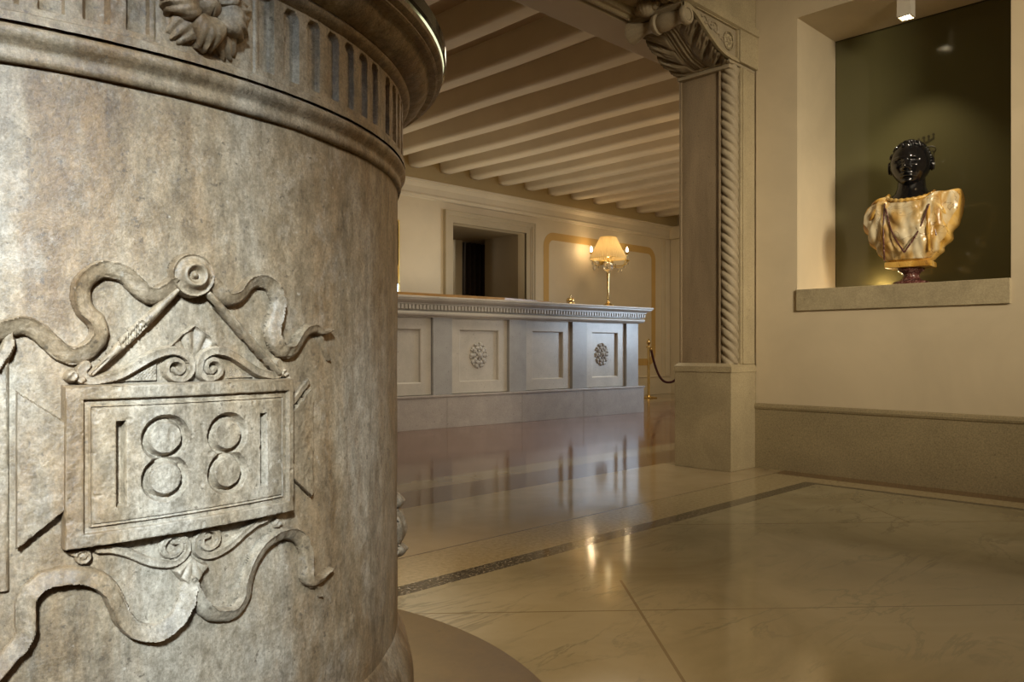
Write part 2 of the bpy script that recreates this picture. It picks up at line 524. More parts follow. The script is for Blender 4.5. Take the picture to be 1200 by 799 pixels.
def catmull(P, n=8):
    P = np.asarray(P, float)
    Q = np.vstack([2*P[0]-P[1], P, 2*P[-1]-P[-2]])
    out = []
    for i in range(1, len(Q)-2):
        for t in np.linspace(0, 1, n, endpoint=False):
            a, b, c, d = Q[i-1], Q[i], Q[i+1], Q[i+2]
            out.append(0.5*((2*b)+(-a+c)*t+(2*a-5*b+4*c-d)*t*t+(-a+3*b-3*c+d)*t**3))
    out.append(P[-1])
    return np.array(out)

# ------------------------------------------------------------------ room shell
YB = 7.4        # back wall of the lobby
XW = 4.44       # right wall of the front hall
struct(MB().box((-3.5, -3.5, -0.1), (11.2, 7.6, 0)), 'floor', 'floor')
# right wall of the hall with the display niche
w = MB()
NY0, NY1, NZ0, NZ1, NX = 1.055, 2.147, 1.068, 2.665, 4.98
w.box((XW+0.012, -3.5, 0), (5.2, NY0, 3.2))
w.box((XW+0.012, NY1, 0), (5.2, 2.41, 3.2)).box((XW+0.02, 2.41, 0), (5.2, 2.8, 3.2))
w.box((XW+0.012, NY0, 0), (5.2, NY1, 0.943))
w.box((XW+0.012, NY0, NZ1), (5.2, NY1, 3.2))
w.box((NX+0.012, NY0, 0.943), (5.2, NY1, NZ1))
struct(w, 'wall_right', 'plaster')
struct(MB().box((-3.5, -3.5, 3.2), (5.2, 2.8, 3.3)), 'ceiling_front', 'plaster')
struct(MB().box((-3.6, -3.5, 0), (-3.5, 7.6, 3.3)), 'wall_left', 'plaster')
struct(MB().box((-3.6, -3.6, 0), (5.2, -3.5, 3.3)), 'wall_front', 'plaster')
struct(MB().box((5.2, 2.56, 0), (11.2, 2.8, 3.3)), 'wall_middle', 'plaster_back')
struct(MB().box((11.05, 2.8, 0), (11.2, 7.6, 3.3)), 'wall_far_right', 'plaster_back')
# header over the opening towards the lobby
struct(MB().box((-3.5, 2.80, 2.60), (4.45, 3.05, 3.3), 0.006), 'wall_header', 'header')
m = MB()
m.prism([(2.385, 2.66), (2.41, 2.66), (2.41, 3.2), (2.80, 3.2), (2.80, 2.635), (2.785, 2.63), (2.77, 2.60), (2.755, 2.60), (2.745, 2.615), (2.725, 2.615), (2.715, 2.65), (2.50, 2.65), (2.49, 2.62), (2.47, 2.62), (2.462, 2.605), (2.41, 2.605), (2.385, 2.615)], -3.5, 4.45, 'X')
struct(m, 'trim_architrave', 'pier')
# back wall with the deep window recess
WX0, WX1, WZ1 = 6.237, 7.519, 2.262
b = MB()
b.box((-3.5, YB, 0), (WX0, YB+0.15, 3.1))
b.box((WX1, YB, 0), (11.2, YB+0.15, 3.1))
b.box((WX0, YB, WZ1), (WX1, YB+0.15, 3.1))
b.box((WX0, YB, 0), (WX1, YB+0.15, 0.9))
struct(b, 'wall_back', 'plaster_back')
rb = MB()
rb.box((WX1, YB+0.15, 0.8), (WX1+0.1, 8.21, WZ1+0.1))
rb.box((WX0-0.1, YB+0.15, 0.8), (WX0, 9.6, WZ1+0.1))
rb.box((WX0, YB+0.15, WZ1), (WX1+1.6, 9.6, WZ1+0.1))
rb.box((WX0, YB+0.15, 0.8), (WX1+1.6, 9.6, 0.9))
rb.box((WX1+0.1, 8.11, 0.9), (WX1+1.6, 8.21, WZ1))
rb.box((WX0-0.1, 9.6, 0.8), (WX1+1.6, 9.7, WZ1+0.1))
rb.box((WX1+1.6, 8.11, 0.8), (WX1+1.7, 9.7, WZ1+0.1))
M['recess'] = plaster('recess_plaster_painted_shade', (0.30, 0.235, 0.145))  # wall plaster with the shade inside the opening put into its colour
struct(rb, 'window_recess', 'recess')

# moulded window surround
def frame_mb(x0, x1, z0, z1, width, prof, y):
    """three-sided moulding (left, top, right); prof = list of (offset across 0..1, projection)"""
    m = MB()
    path = [(x0, z0, -1, 0), (x0, z1, -1, 1), (x1, z1, 1, 1), (x1, z0, 1, 0)]
    rows = []
    for (x, z, dx, dz) in path:
        rows.append([(x+dx*width*o, y-p, z+dz*width*o) for o, p in prof])
    m.grid(np.array(rows))
    return m
prof = [(0, -0.02), (0, 0.018), (0.45, 0.018), (0.47, 0.026), (0.62, 0.026), (0.64, 0.036), (0.86, 0.040), (0.9, 0.05), (1.0, 0.05), (1.0, -0.01)]
struct(frame_mb(WX0, WX1, 0.9, WZ1, 0.14, prof, YB), 'trim_window', 'trim_beige')
# cornice along the back wall and its return
cp = [(YB, 2.49), (YB-0.02, 2.50), (YB-0.022, 2.515), (YB-0.035, 2.52), (YB-0.037, 2.535), (YB-0.03, 2.55), (YB-0.035, 2.62), (YB-0.06, 2.655), (YB-0.065, 2.67), (YB-0.085, 2.675), (YB-0.088, 2.70), (YB, 2.705)]
struct(MB().prism(cp, -3.5, 10.92, 'X'), 'trim_cornice', 'plaster_white')
struct(MB().box((-3.5, YB-0.012, 2.70), (11.05, YB, 3.02)), 'trim_frieze', 'frieze_yellow')
m = MB().box((10.86, 7.05, 0), (11.05, YB, 2.5), 0.004)
m.box((10.80, 7.00, 2.5), (11.05, YB, 2.70), 0.01)
struct(m, 'trim_corner_pilaster', 'plaster_white')
# painted ochre border, rounded rectangle
def rounded_ring(x0, x1, z0, z1, wd, r, y0, y1, mat, name, seg=10):
    def loop(a, b, c, d, rr):
        pts = []
        for (cx, cz, s) in ((b-rr, d-rr, 0), (a+rr, d-rr, 1), (a+rr, c+rr, 2), (b-rr, c+rr, 3)):
            for k in range(seg+1):
                t = (s+k/seg)*PI/2
                pts.append((cx+rr*math.cos(t), cz+rr*math.sin(t)))
        return pts
    o = loop(x0, x1, z0, z1, r); i = loop(x0+wd, x1-wd, z0+wd, z1-wd, max(r-wd, 0.05))
    n = len(o); v = []
    for pts, y in ((o, y1), (o, y0), (i, y0), (i, y1)):
        v += [(p[0], y, p[1]) for p in pts]
    f = []
    for k in range(4):
        for j in range(n):
            f.append((k*n+j, k*n+(j+1) % n, ((k+1) % 4)*n+(j+1) % n, ((k+1) % 4)*n+j))
    return struct(MB().add(v, f), name, mat)
rounded_ring(7.86, 10.455, 0.465, 2.325, 0.105, 0.2, YB-0.003, YB+0.001, 'ochre', 'trim_painted_border')
# wall base course of the lobby
struct(MB().box((-3.5, YB-0.02, 0), (10.86, YB, 0.275), 0.004).box((-3.5, YB-0.03, 0.275), (10.86, YB, 0.295), 0.004), 'baseboard_back', 'plaster_white')
struct(MB().box((10.62, YB-0.008, 0.3), (10.66, YB, 2.49)).box((10.72, YB-0.012, 0.3), (10.84, YB, 2.49)), 'trim_wall_strip', 'plaster_white')

# ceiling with whitewashed beams
struct(MB().box((-3.5, 2.8, 3.02), (11.2, 7.6, 3.12)), 'ceiling', 'board')
BX = [-3.0, -2.45, -1.9, -1.35, -0.8, -0.25, 0.3, 0.85, 1.4, 1.95, 2.50, 3.06, 3.615, 4.17, 4.71, 5.25, 5.74, 6.21, 6.68, 7.16, 7.64, 8.11, 8.58, 9.07, 9.60, 10.11, 10.60]
def beam(x1):
    x0 = x1-0.165
    r = 0.035
    poly = [(x0-0.01, 3.03), (x0, 2.83+r)]
    for k in range(5):
        t = PI+k/4*PI/2
        poly.append((x0+r+r*math.cos(t), 2.83+r+r*math.sin(t)))
    for k in range(5):
        t = 1.5*PI+k/4*PI/2
        poly.append((x1-r+r*math.cos(t), 2.83+r+r*math.sin(t)))
    poly.append((x1+0.01, 3.03))
    n = len(poly)
    ys = np.linspace(2.79, YB-0.005, 14)
    P = []
    ph = random.uniform(0, 6)
    for y in ys:
        s = 0.006*math.sin(y*1.7+ph); t = 0.005*math.sin(y*2.3+ph*2)
        P.append([(p[0]+s, y, p[1]+(t if p[1] < 3 else 0)) for p in poly])
    return MB().grid(np.array(P), closed_v=True)
for x1 in BX:
    o = beam(x1).build('ceiling_beam', 'beam', None, 50)
    o['kind'] = 'structure'

# skirting of the right wall
m = MB()
m.prism([(XW+0.013, 0), (XW, 0), (XW, 0.355), (XW-0.006, 0.36), (XW-0.01, 0.372), (XW-0.006, 0.385), (XW+0.002, 0.392), (XW+0.013, 0.392)], -3.5, 2.41, 'Y')
struct(m, 'baseboard_right', 'skirting')
# niche sill and lacquered glass back
m = MB().box((XW-0.004, NY0, 0.943), (NX, NY1, NZ0), 0.003)
struct(m, 'trim_sill', 'sill')
pn = thing('glass_back_panel', 'dark olive green glass panel lining the back of the wall niche', 'glass panel', (NX, (NY0+NY1)/2, NZ0))
MB().box((NX-0.006, NY0+0.004, NZ0+0.002), (NX+0.01, NY1-0.004, NZ1-0.008)).build('pane', 'green_glass', pn)
MB().box((NX-0.010, NY0+0.004, NZ1-0.008), (NX+0.01, NY1-0.004, NZ1-0.001)).build('top_channel', 'emblem', pn)

def p_on_x(px, py, X):
    F = (math.cos(AZ), math.sin(AZ)); R = (math.sin(AZ), -math.cos(AZ))
    u = (px-600)/928; d = (F[0]+u*R[0], F[1]+u*R[1], (409-py)/928)
    k = X/d[0]
    return (d[1]*k, CAM_H+d[2]*k)
# etched crown with a scroll, measured in metres on the panel (y decreases to the right)
cy, cz = p_on_x(1084, 170, NX)
e = MB()
def rel(a, b): return (cy-a*0.0047, cz+b*0.0047)
def crot(a, b, r=math.radians(10)): return (a*math.cos(r)-b*math.sin(r), a*math.sin(r)+b*math.cos(r)+3)
band_pts = [crot(-9+18*k/10, -2.2*math.sin(PI*k/10)) for k in range(11)]+[crot(10.5-21*k/10, 2.6-2.0*math.sin(PI*k/10)) for k in range(11)]
e.prism([rel(a, b) for a, b in band_pts], NX-0.0078, NX-0.0055, 'X')
for k in range(5):
    a0 = -10+5*k; b0 = 1.2+0.12*abs(k-2)**2
    top = (a0*1.15, b0+4.0)
    e.prism([rel(*crot(a0-1.6, b0-1.5)), rel(*crot(a0+1.6, b0-1.5)), rel(*crot(top[0]+0.5, top[1])), rel(*crot(top[0]-0.5, top[1]))], NX-0.0080, NX-0.0055, 'X')
    th = np.linspace(0, 2*PI, 10, endpoint=False)
    rb_ = 1.5 if k != 2 else 2.0
    e.prism([rel(*crot(top[0]+rb_*math.cos(t), top[1]+0.8+rb_*math.sin(t))) for t in th], NX-0.0082, NX-0.0055, 'X')
e.build('crown_emblem', 'emblem', pn)
e = MB()
for pts in ([(0, -3), (7, -3), (12, -5), (12.5, -9), (9.5, -10), (9, -7.5)], [(6, -6), (5, -11), (8, -15), (9.5, -21), (7, -25), (5.5, -20), (8, -17)], [(11, -9), (10, -16), (9, -24)]):
    c = catmull(pts, 6)
    q3 = [(NX-0.0065, *rel(a, b)) for a, b in c]
    e.tube(q3, 0.0028, 6)
e.build('scroll_emblem', 'emblem', pn)

# ------------------------------------------------------------------ pier with twisted colonnette and carved console
pier = thing('stone_pier', 'square stone pier with twisted corner column and carved leaf capital beside the niche wall', 'pillar', (4.3, 2.6, 0))
m = MB().box((4.16, 2.41, 0), (XW+0.012, 2.80, 0.59), 0.003)
m.prism([(4.155, 2.405), (4.155, 2.805), (4.45, 2.805), (4.45, 2.405)], 0.583, 0.592, 'Z')
# chamfered cap
a = [(4.157, 2.407), (4.157, 2.803), (4.45, 2.803), (4.45, 2.407)]
b2 = [(4.18, 2.43), (4.18, 2.785), (4.45, 2.785), (4.45, 2.43)]
m.add([(x, y, 0.592) for x, y in a]+[(x, y, 0.617) for x, y in a]+[(x, y, 0.635) for x, y in b2],
      [(0, 1, 5, 4), (1, 2, 6, 5), (2, 3, 7, 6), (3, 0, 4, 7), (4, 5, 9, 8), (5, 6, 10, 9), (6, 7, 11, 10), (7, 4, 8, 11), (8, 9, 10, 11)])
m.build('base_block', 'pier', pier)
# shaft with raised margins on its wide face
m = MB().box((4.20, 2.50, 0.63), (4.44, 2.785, 2.42))
m.box((4.188, 2.50, 0.63), (4.20, 2.512, 2.42), 0.002).box((4.188, 2.770, 0.63), (4.20, 2.785, 2.42), 0.002)
m.build('shaft', 'pier_shaft', pier)
m = MB().box((4.285, 2.418, 0.63), (XW+0.013, 2.50, 2.4195), 0.002)
m.box((4.30, 2.408, 0.63), (4.335, 2.42, 2.40), 0.003)
m.build('side_strip', 'pier', pier)
# twisted colonnette
nz_, nt = 620, 44
Z = np.linspace(0.635, 2.405, nz_); TH = np.linspace(0, 2*PI, nt, endpoint=False)
ZZ, TT = np.meshgrid(Z, TH, indexing='ij')
ph = 4*TT + 2*PI*ZZ/0.056
rad = 0.034+0.018*np.sqrt(np.abs(np.sin(ph/2)))+0.0012*np.sin(ZZ*140+TT*3)
m = MB().grid(np.stack([4.236+rad*np.cos(TT), 2.463+rad*np.sin(TT), ZZ], -1), closed_v=True, flip=True)
m.build('twisted_colonnette', 'carved', pier, 180)
# abacus mouldings under the console
m = MB().box((4.165, 2.425, 2.375), (4.45, 2.785, 2.40), 0.005).box((4.15, 2.414, 2.40), (XW+0.013, 2.79, 2.4195), 0.006)
m.build('neck_moulding', 'carved', pier)
m = MB().box((4.245, 2.395, 2.42), (4.46, 2.545, 2.612), 0.003)
m.build('impost_block', 'pier', pier)
# console body: S profile in x,z
PR = [(4.26, 2.415), (4.18, 2.418), (4.10, 2.425), (4.03, 2.44), (3.96, 2.472), (3.90, 2.508), (3.85, 2.538), (3.80, 2.56), (3.74, 2.572), (3.69, 2.575)]
C_ = catmull(PR, 12)
seg = np.linalg.norm(np.diff(C_, axis=0), axis=1); U = np.concatenate([[0], np.cumsum(seg)]); U /= U[-1]
nu, nv = 150, 120
us = np.linspace(0, 1, nu)
cx_ = np.interp(us, U, C_[:, 0]); cz_ = np.interp(us, U, C_[:, 1])
tx, tz = np.gradient(cx_), np.gradient(cz_); tl = np.hypot(tx, tz); tx /= tl; tz /= tl
nx_, nzz = tz, -tx
flip = np.where(nzz > 0, -1, 1); nx_ *= flip; nzz *= flip
vv_ = np.linspace(-1, 1, nv)
UU, VV = np.meshgrid(us, vv_, indexing='ij')
av = np.abs(VV)
ribs = 0.010*np.exp(-(av/0.05)**2)+0.008*np.exp(-((av-0.14)/0.035)**2)+0.006*np.exp(-((av-0.24)/0.03)**2)
# curling leaflets either side of the stem
phs = (UU*4.6-av*1.5)
lob = phs-np.floor(phs)
leaf = sm(av, 0.22, 0.34)*(0.013*np.sqrt(np.clip(np.sin(PI*lob), 0, 1))+0.005*np.sin(PI*lob*5)**2*sm(av, 0.4, 0.6))
hole = sm(av, 0.38, 0.55)*(np.exp(-((lob-0.03)/0.09)**2)+np.exp(-((lob-0.97)/0.09)**2))*0.018
hole2 = np.exp(-((np.mod(phs*3, 1)-0.5)/0.16)**2)*np.exp(-((av-0.78)/0.10)**2)*0.014
HH = 0.004+ribs+leaf-hole-hole2+0.004*(1-sm(av, 0.9, 1.0))
P = np.stack([cx_[:, None]+nx_[:, None]*HH, 2.60-VV*0.185, cz_[:, None]+nzz[:, None]*HH], -1)
m = MB().grid(P)
m.build('acanthus_underside', 'carved_dark', pier, 60)
m = MB()
poly = [(x, z+0.006) for x, z in PR]+[(3.66, 2.60), (3.66, 2.64), (4.26, 2.64)]
m.prism(poly, 2.418, 2.785, 'Y')
m.build('console_block', 'carved', pier)
# side face: S shaped rim, flat ground with vine and round boss
def sweep_flat(path, w, y0, y1):
    path = np.asarray(path); T_ = np.gradient(path, axis=0); T_ /= np.linalg.norm(T_, axis=1)[:, None]
    N_ = np.stack([-T_[:, 1], T_[:, 0]], -1)
    a, b = path+N_*w/2, path-N_*w/2
    rows = []
    for i in range(len(path)):
        rows.append([(a[i][0], y1, a[i][1]), (a[i][0], y0, a[i][1]), (b[i][0], y0, b[i][1]), (b[i][0], y1, b[i][1])])
    return np.array(rows)
sp_ = catmull([(4.24, 2.426), (4.12, 2.428), (4.03, 2.447), (3.96, 2.478), (3.89, 2.513), (3.83, 2.548), (3.77, 2.578), (3.71, 2.592), (3.66, 2.590)], 8)
m = MB().grid(sweep_flat(sp_, 0.020, 2.402, 2.42), closed_v=True)
m.box((4.222, 2.402, 2.43), (4.238, 2.42, 2.61)).box((3.78, 2.402, 2.604), (4.24, 2.42, 2.622))
m.build('scroll_rim', 'pier', pier, 40)
m = MB()
th = np.linspace(0, 2*PI, 28)
m.tube([(4.14+0.052*math.cos(t), 2.412, 2.52+0.052*math.sin(t)) for t in th], 0.004, 6)
for r_, k_ in ((0.014, 1), (0.032, 8)):
    for k in range(k_):
        t = 2*PI*k/k_
        rr_ = 0 if k_ == 1 else r_
        m.sphere((4.14+rr_*math.cos(t), 2.416, 2.52+rr_*math.sin(t)), 0.012, 10, 6, (1, 0.6, 1))
m.build('round_boss', 'pier', pier, 60)
m = MB()
m.tube([(x, 2.414, z) for x, z in catmull([(4.08, 2.50), (4.03, 2.53), (4.01, 2.575), (3.96, 2.58), (3.95, 2.54), (3.92, 2.56), (3.89, 2.588), (3.85, 2.582)], 6)], 0.005, 6)
for k in range(12):
    t = k/11
    x = 3.86+0.21*t; z = 2.585-0.06*t+0.018*math.sin(k*2.3)
    m.sphere((x, 2.415, z), 0.011, 8, 6, (1.3, 0.5, 0.8))
m.build('vine_carving', 'carved', pier, 60)
# bolster roll of the volute, along y
vx, vz = 3.665, 2.54
prof = [(0.001, 2.400), (0.030, 2.400), (0.034, 2.405), (0.034, 2.398), (0.046, 2.396), (0.052, 2.402), (0.053, 2.425), (0.045, 2.435), (0.035, 2.45), (0.038, 2.49), (0.047, 2.53), (0.050, 2.56), (0.044, 2.585), (0.056, 2.592), (0.058, 2.61), (0.048, 2.622), (0.034, 2.64), (0.030, 2.67), (0.034, 2.70), (0.045, 2.73), (0.060, 2.765), (0.062, 2.78), (0.050, 2.79), (0.001, 2.77)]
m = MB().lathe(prof, (vx+0.03, 0, vz), 40, 'Y', True, lambda t, h: 1+np.where(h > 2.64, 0.07*np.abs(np.sin(t*5)), np.where((h > 2.47) & (h < 2.58), 0.03*np.abs(np.sin(t*4)), 0)))
m.build('volute_roll', 'carved', pier, 50)
# foliage curl over the roll
m = MB()
for k in range(9):
    t = k/8
    m.sphere((3.64+0.01*math.sin(k*2), 2.50+0.22*t, 2.635+0.012*math.sin(k*1.7)), 0.022+0.008*math.sin(k*2.9), 12, 8, (1, 1, 0.9))
th = np.linspace(0, 2*PI, 60, endpoint=False)
m.lathe([(0.012, 2.575), (0.03, 2.585), (0.045, 2.605), (0.052, 2.63), (0.045, 2.65), (0.02, 2.66)], (3.63, 2.63, 0), 60, 'Z', True, lambda t, h: 1+0.10*np.abs(np.sin(t*7)))
for k in range(14):
    t = 2*PI*k/14
    m.sphere((3.63+0.05*math.cos(t), 2.63+0.062*math.sin(t), 2.655), 0.011, 8, 6)
m.build('foliage_curl', 'carved', pier, 60)

# ------------------------------------------------------------------ the wellhead
C0 = np.array([0.322, 1.579]); R0 = 0.673; PH0 = 4.797089
well = thing('wellhead', 'large round carved stone wellhead dated 1881 in the left foreground', 'wellhead', (C0[0], C0[1], 0))
def cylpos(s, z, h):
    a = PH0+s/R0
    return np.stack([C0[0]+(R0+h)*np.cos(a), C0[1]+(R0+h)*np.sin(a), z*np.ones_like(s)], -1)
def relief(name, fn, s0, s1, z0, z1, res=0.0016, cull=-0.0035, mat='well'):
    s = np.arange(s0, s1+res, res); z = np.arange(z0, z1+res, res)
    S_, Z_ = np.meshgrid(s, z, indexing='ij')
    H = fn(S_, Z_)
    keep = H > cull
    P = cylpos(S_, Z_, np.maximum(H, cull)).reshape(-1, 3)
    K = keep[:-1, :-1] & keep[1:, :-1] & keep[1:, 1:] & keep[:-1, 1:]
    nz2 = len(z)
    I, J = np.nonzero(K)
    a = I*nz2+J
    F_ = np.stack([a, a+nz2, a+nz2+1, a+1], -1)
    used = np.unique(F_); remap = -np.ones(len(P), int); remap[used] = np.arange(len(used))
    m = MB(); m.v = [P[used]]; m.n = len(used); m.f = [tuple(int(x) for x in r) for r in remap[F_]]
    return m.build(name, mat, well, 42)
def segdist(S_, Z_, P):
    """distance to polyline, signed side and arc parameter"""
    best = np.full(S_.shape, 9.0); side = np.zeros_like(best); par = np.zeros_like(best)
    L = np.linalg.norm(np.diff(P, axis=0), axis=1); cum = np.concatenate([[0], np.cumsum(L)])
    for i in range(len(P)-1):
        a, b = P[i], P[i+1]; d = b-a; l2 = d@d+1e-12
        t = np.clip(((S_-a[0])*d[0]+(Z_-a[1])*d[1])/l2, 0, 1)
        dx, dz = S_-a[0]-t*d[0], Z_-a[1]-t*d[1]
        q = np.hypot(dx, dz); k = q < best
        best = np.where(k, q, best)
        side = np.where(k, np.sign(d[0]*dz-d[1]*dx)*q, side)
        par = np.where(k, cum[i]+t*L[i], par)
    return best, side, par
def rough(S_, Z_, k=1.0):
    return k*(0.0005*vnoise(S_*38+9, Z_*38)+0.00035*vnoise(S_*110, Z_*110+7)+0.00022*vnoise(S_*290+3, Z_*290))
def band(pts, hw, height, tilt=0.003, edge=0.0016, folds=0.0, grooves=0.0, taper=False):
    P = catmull(np.array(pts)/1000.0, 5)
    def fn(S_, Z_):
        d, sd, t = segdist(S_, Z_, P)
        L = np.sum(np.linalg.norm(np.diff(P, axis=0), axis=1))
        w = hw*(1-0.72*sm(t, L*0.80, L)) if taper else hw
        x = (w-d+0.0006*vnoise(S_*160, Z_*160))/edge
        h = -0.004+(height+0.004)*sm(x, -1.2, 1.0)
        inside = sm(x, 0, 1)
        h = h+inside*(tilt*sd/hw+folds*0.35*np.sin(t*330+np.sin(t*60)*2)*sm(np.sin(t*41), -0.3, 0.6)+folds*1.3*np.sin(t*44)+0.0016*sm(np.abs(sd)/w, 0.55, 0.95)*np.sign(sd)+rough(S_, Z_))
        if grooves: h = h-inside*grooves*np.exp(-(sd/hw/0.28)**2)
        return h
    lo = P.min(0)-hw-0.006; hi = P.max(0)+hw+0.006
    return fn, lo, hi
def make_band(name, pts, hw, height, **k):
    fn, lo, hi = band(pts, hw, height, **k)
    return relief(name, fn, lo[0], hi[0], lo[1], hi[1], 0.00125)
def union_fn(fs):
    def fn(S_, Z_):
        h = fs[0](S_, Z_)
        for g in fs[1:]: h = np.maximum(h, g(S_, Z_))
        return h
    return fn
def polysdf(S_, Z_, poly):
    poly = np.asarray(poly, float); n = len(poly)
    d = np.full(S_.shape, 9.0); ins = np.zeros(S_.shape, bool)
    for i in range(n):
        a, b = poly[i], poly[(i+1) % n]; e = b-a
        t = np.clip(((S_-a[0])*e[0]+(Z_-a[1])*e[1])/(e@e), 0, 1)
        d = np.minimum(d, np.hypot(S_-a[0]-t*e[0], Z_-a[1]-t*e[1]))
        c = ((a[1] > Z_) != (b[1] > Z_)) & (S_ < (b[0]-a[0])*(Z_-a[1])/(b[1]-a[1]+1e-12)+a[0])
        ins ^= c
    return np.where(ins, -d, d)

# shaft, slightly uneven
nt, nz2 = 720, 90
th = np.linspace(0, 2*PI, nt, endpoint=False); zs = np.linspace(0.20, 1.012, nz2)
TT, ZZ = np.meshgrid(th, zs, indexing='ij')
rr_ = R0+0.0009*np.sin(TT*23+ZZ*9)*np.sin(ZZ*17+TT*5)
MB().grid(np.stack([C0[0]+rr_*np.cos(TT), C0[1]+rr_*np.sin(TT), ZZ], -1), closed_u=True).build('shaft', 'well', well, 180)
cc = (C0[0], C0[1], 0)
MB().lathe([(0.66, 1.006), (0.678, 1.006), (0.680, 1.012), (0.6795, 1.017), (0.6785, 1.020), (0.6800, 1.024), (0.6845, 1.028), (0.6875, 1.033), (0.6880, 1.038), (0.6855, 1.042), (0.681, 1.043), (0.681, 1.047), (0.66, 1.047)], cc, 720, cap=False).build('torus_moulding', 'well', well, 180)
# frieze with flutes: pitch 41.5 mm, recess 25 mm wide, arched tops
def frieze():
    res = 0.0022
    ns = int(round(2*PI*R0/res)); z = np.arange(1.045, 1.1661, 0.0022)
    s = np.arange(ns)*(2*PI*R0/ns)
    S_, Z_ = np.meshgrid(s, z, indexing='ij')
    cell = 2*PI*R0/6                       # one flower panel every sixth
    sl = np.mod(S_+cell/2-0.011, cell)-cell/2   # 0 at the flower
    base = 0.010
    H = np.full(S_.shape, base)
    # fascia ledge at the bottom
    H = np.where(Z_ < 1.0545, base+0.004, H)
    a = np.abs(sl)
    pos = a-0.0655
    k = np.floor(pos/0.0408); x = pos-k*0.0408-0.0125   # centre of each flute
    inner = (pos > 0) & (a < cell/2-0.005)
    first = (k == 0)
    w = 0.0120
    zt = np.where(first, 1.2, 1.143)
    dz = np.maximum(Z_-zt, 0)
    dd = w-np.hypot(x, dz)
    dd = np.minimum(dd, Z_-1.063)
    dd = np.minimum(dd, np.where(first, 1.2-Z_, 9))
    depth = 0.0085*sm(dd, -0.0006, 0.0025)*(0.75+0.25*np.clip(1-(x/w)**2, 0, 1))
    H = np.where(inner, H-depth, H)
    H = H-0.0025*np.exp(-((a-0.0585)/0.0013)**2)*(Z_ > 1.056)
    H = H+rough(S_, Z_, 1.0)
    A = PH0+S_/R0
    P = np.stack([C0[0]+(R0+H)*np.cos(A), C0[1]+(R0+H)*np.sin(A), Z_], -1)
    return MB().grid(P, closed_u=True)
frieze().build('fluted_frieze', 'well', well, 35)
MB().lathe([(0.66, 1.150), (0.6835, 1.1585), (0.686, 1.160), (0.691, 1.163), (0.694, 1.166), (0.6955, 1.170), (0.694, 1.173), (0.6975, 1.174), (0.706, 1.1765), (0.716, 1.182), (0.724, 1.190), (0.729, 1.198), (0.731, 1.2005), (0.742, 1.2010), (0.7455, 1.2035), (0.7455, 1.206), (0.750, 1.2075), (0.7545, 1.211), (0.7555, 1.217), (0.7535, 1.221), (0.60, 1.221), (0.58, 1.21), (0.58, 0.8), (0.66, 0.8)], cc, 1080, cap=False, mod=lambda t, h: 1+0.0055*sm(h, 1.1745, 1.184)*(1-sm(h, 1.196, 1.2004))*(np.abs(np.sin(t*26))**0.6-0.7)).build('cornice', 'well', well, 25)
# leafy base torus
bp = [(0.66, 0.235), (0.674, 0.222), (0.681, 0.205), (0.689, 0.185), (0.695, 0.165), (0.6985, 0.145), (0.700, 0.12), (0.699, 0.09), (0.694, 0.06), (0.688, 0.045), (0.70, 0.04), (0.712, 0.03), (0.715, 0.004), (0.66, 0.004)]
MB().lathe(catmull(bp, 4), cc, 720, cap=False, mod=lambda t, h: 1+0.0045*sm(h, 0.045, 0.09)*(1-sm(h, 0.19, 0.225))*(np.abs(np.sin(t*18+(h-0.1)*9))-0.5+0.5*np.abs(np.sin(t*18-(h-0.1)*14)))).build('leaf_base', 'well', well, 180)

# reliefs (surface coordinates in mm: along the curve, height)
make_band('upper_left_ribbon', [(-235, 728), (-215, 726), (-205, 731), (-192, 738), (-181, 742), (-171, 744), (-160, 738), (-150, 728), (-139, 717), (-128, 713), (-116, 718), (-107, 728), (-104, 739), (-107, 750), (-116, 760), (-121, 772), (-120, 787), (-112, 798), (-100, 805), (-88, 804), (-77, 799), (-69, 791), (-60, 782), (-49, 779), (-37, 785), (-29, 792)], 0.0092, 0.011, tilt=0.0035, folds=0.0010)
make_band('upper_left_ribbon_tail', [(-186, 737), (-185, 724), (-192, 709), (-198, 700)], 0.006, 0.008, tilt=0.002, folds=0.0012)
make_band('upper_right_ribbon', [(14, 798), (24, 790), (33, 780), (44, 780), (56, 786), (66, 798), (80, 804), (95, 802), (106, 792), (111, 781), (110, 773), (106, 759), (101, 745), (103, 732), (111, 721), (124, 716), (139, 720), (150, 733), (162, 744), (179, 747), (194, 742), (213, 746)], 0.0082, 0.011, tilt=0.0035, folds=0.0010, taper=True)
make_band('upper_right_ribbon_tail', [(186, 744), (193, 737), (201, 721), (211, 706)], 0.0028, 0.006, tilt=0.001)
make_band('lower_left_ribbon', [(-10, 452), (-13, 440), (-17, 428), (-28, 415), (-41, 408), (-55, 408), (-70, 416), (-81, 431), (-88, 450), (-95, 465), (-106, 477), (-121, 484), (-138, 487), (-153, 485), (-165, 477), (-170, 466), (-170, 448), (-170, 434), (-176, 423), (-184, 416), (-192, 406), (-205, 395), (-225, 392)], 0.0090, 0.011, tilt=0.0038, folds=0.0010)
make_band('lower_right_ribbon', [(-10, 455), (-8, 447), (2, 429), (16, 412), (34, 406), (49, 406), (62, 419), (65, 436), (72, 457), (86, 474), (104, 483), (127, 484), (147, 474), (159, 454), (160, 436), (160, 422), (168, 411), (184, 409), (212, 418)], 0.0080, 0.011, tilt=0.0036, folds=0.0010, taper=True)
make_band('lower_right_ribbon_tail', [(172, 404), (186, 399), (192, 386)], 0.003, 0.006, tilt=0.001)
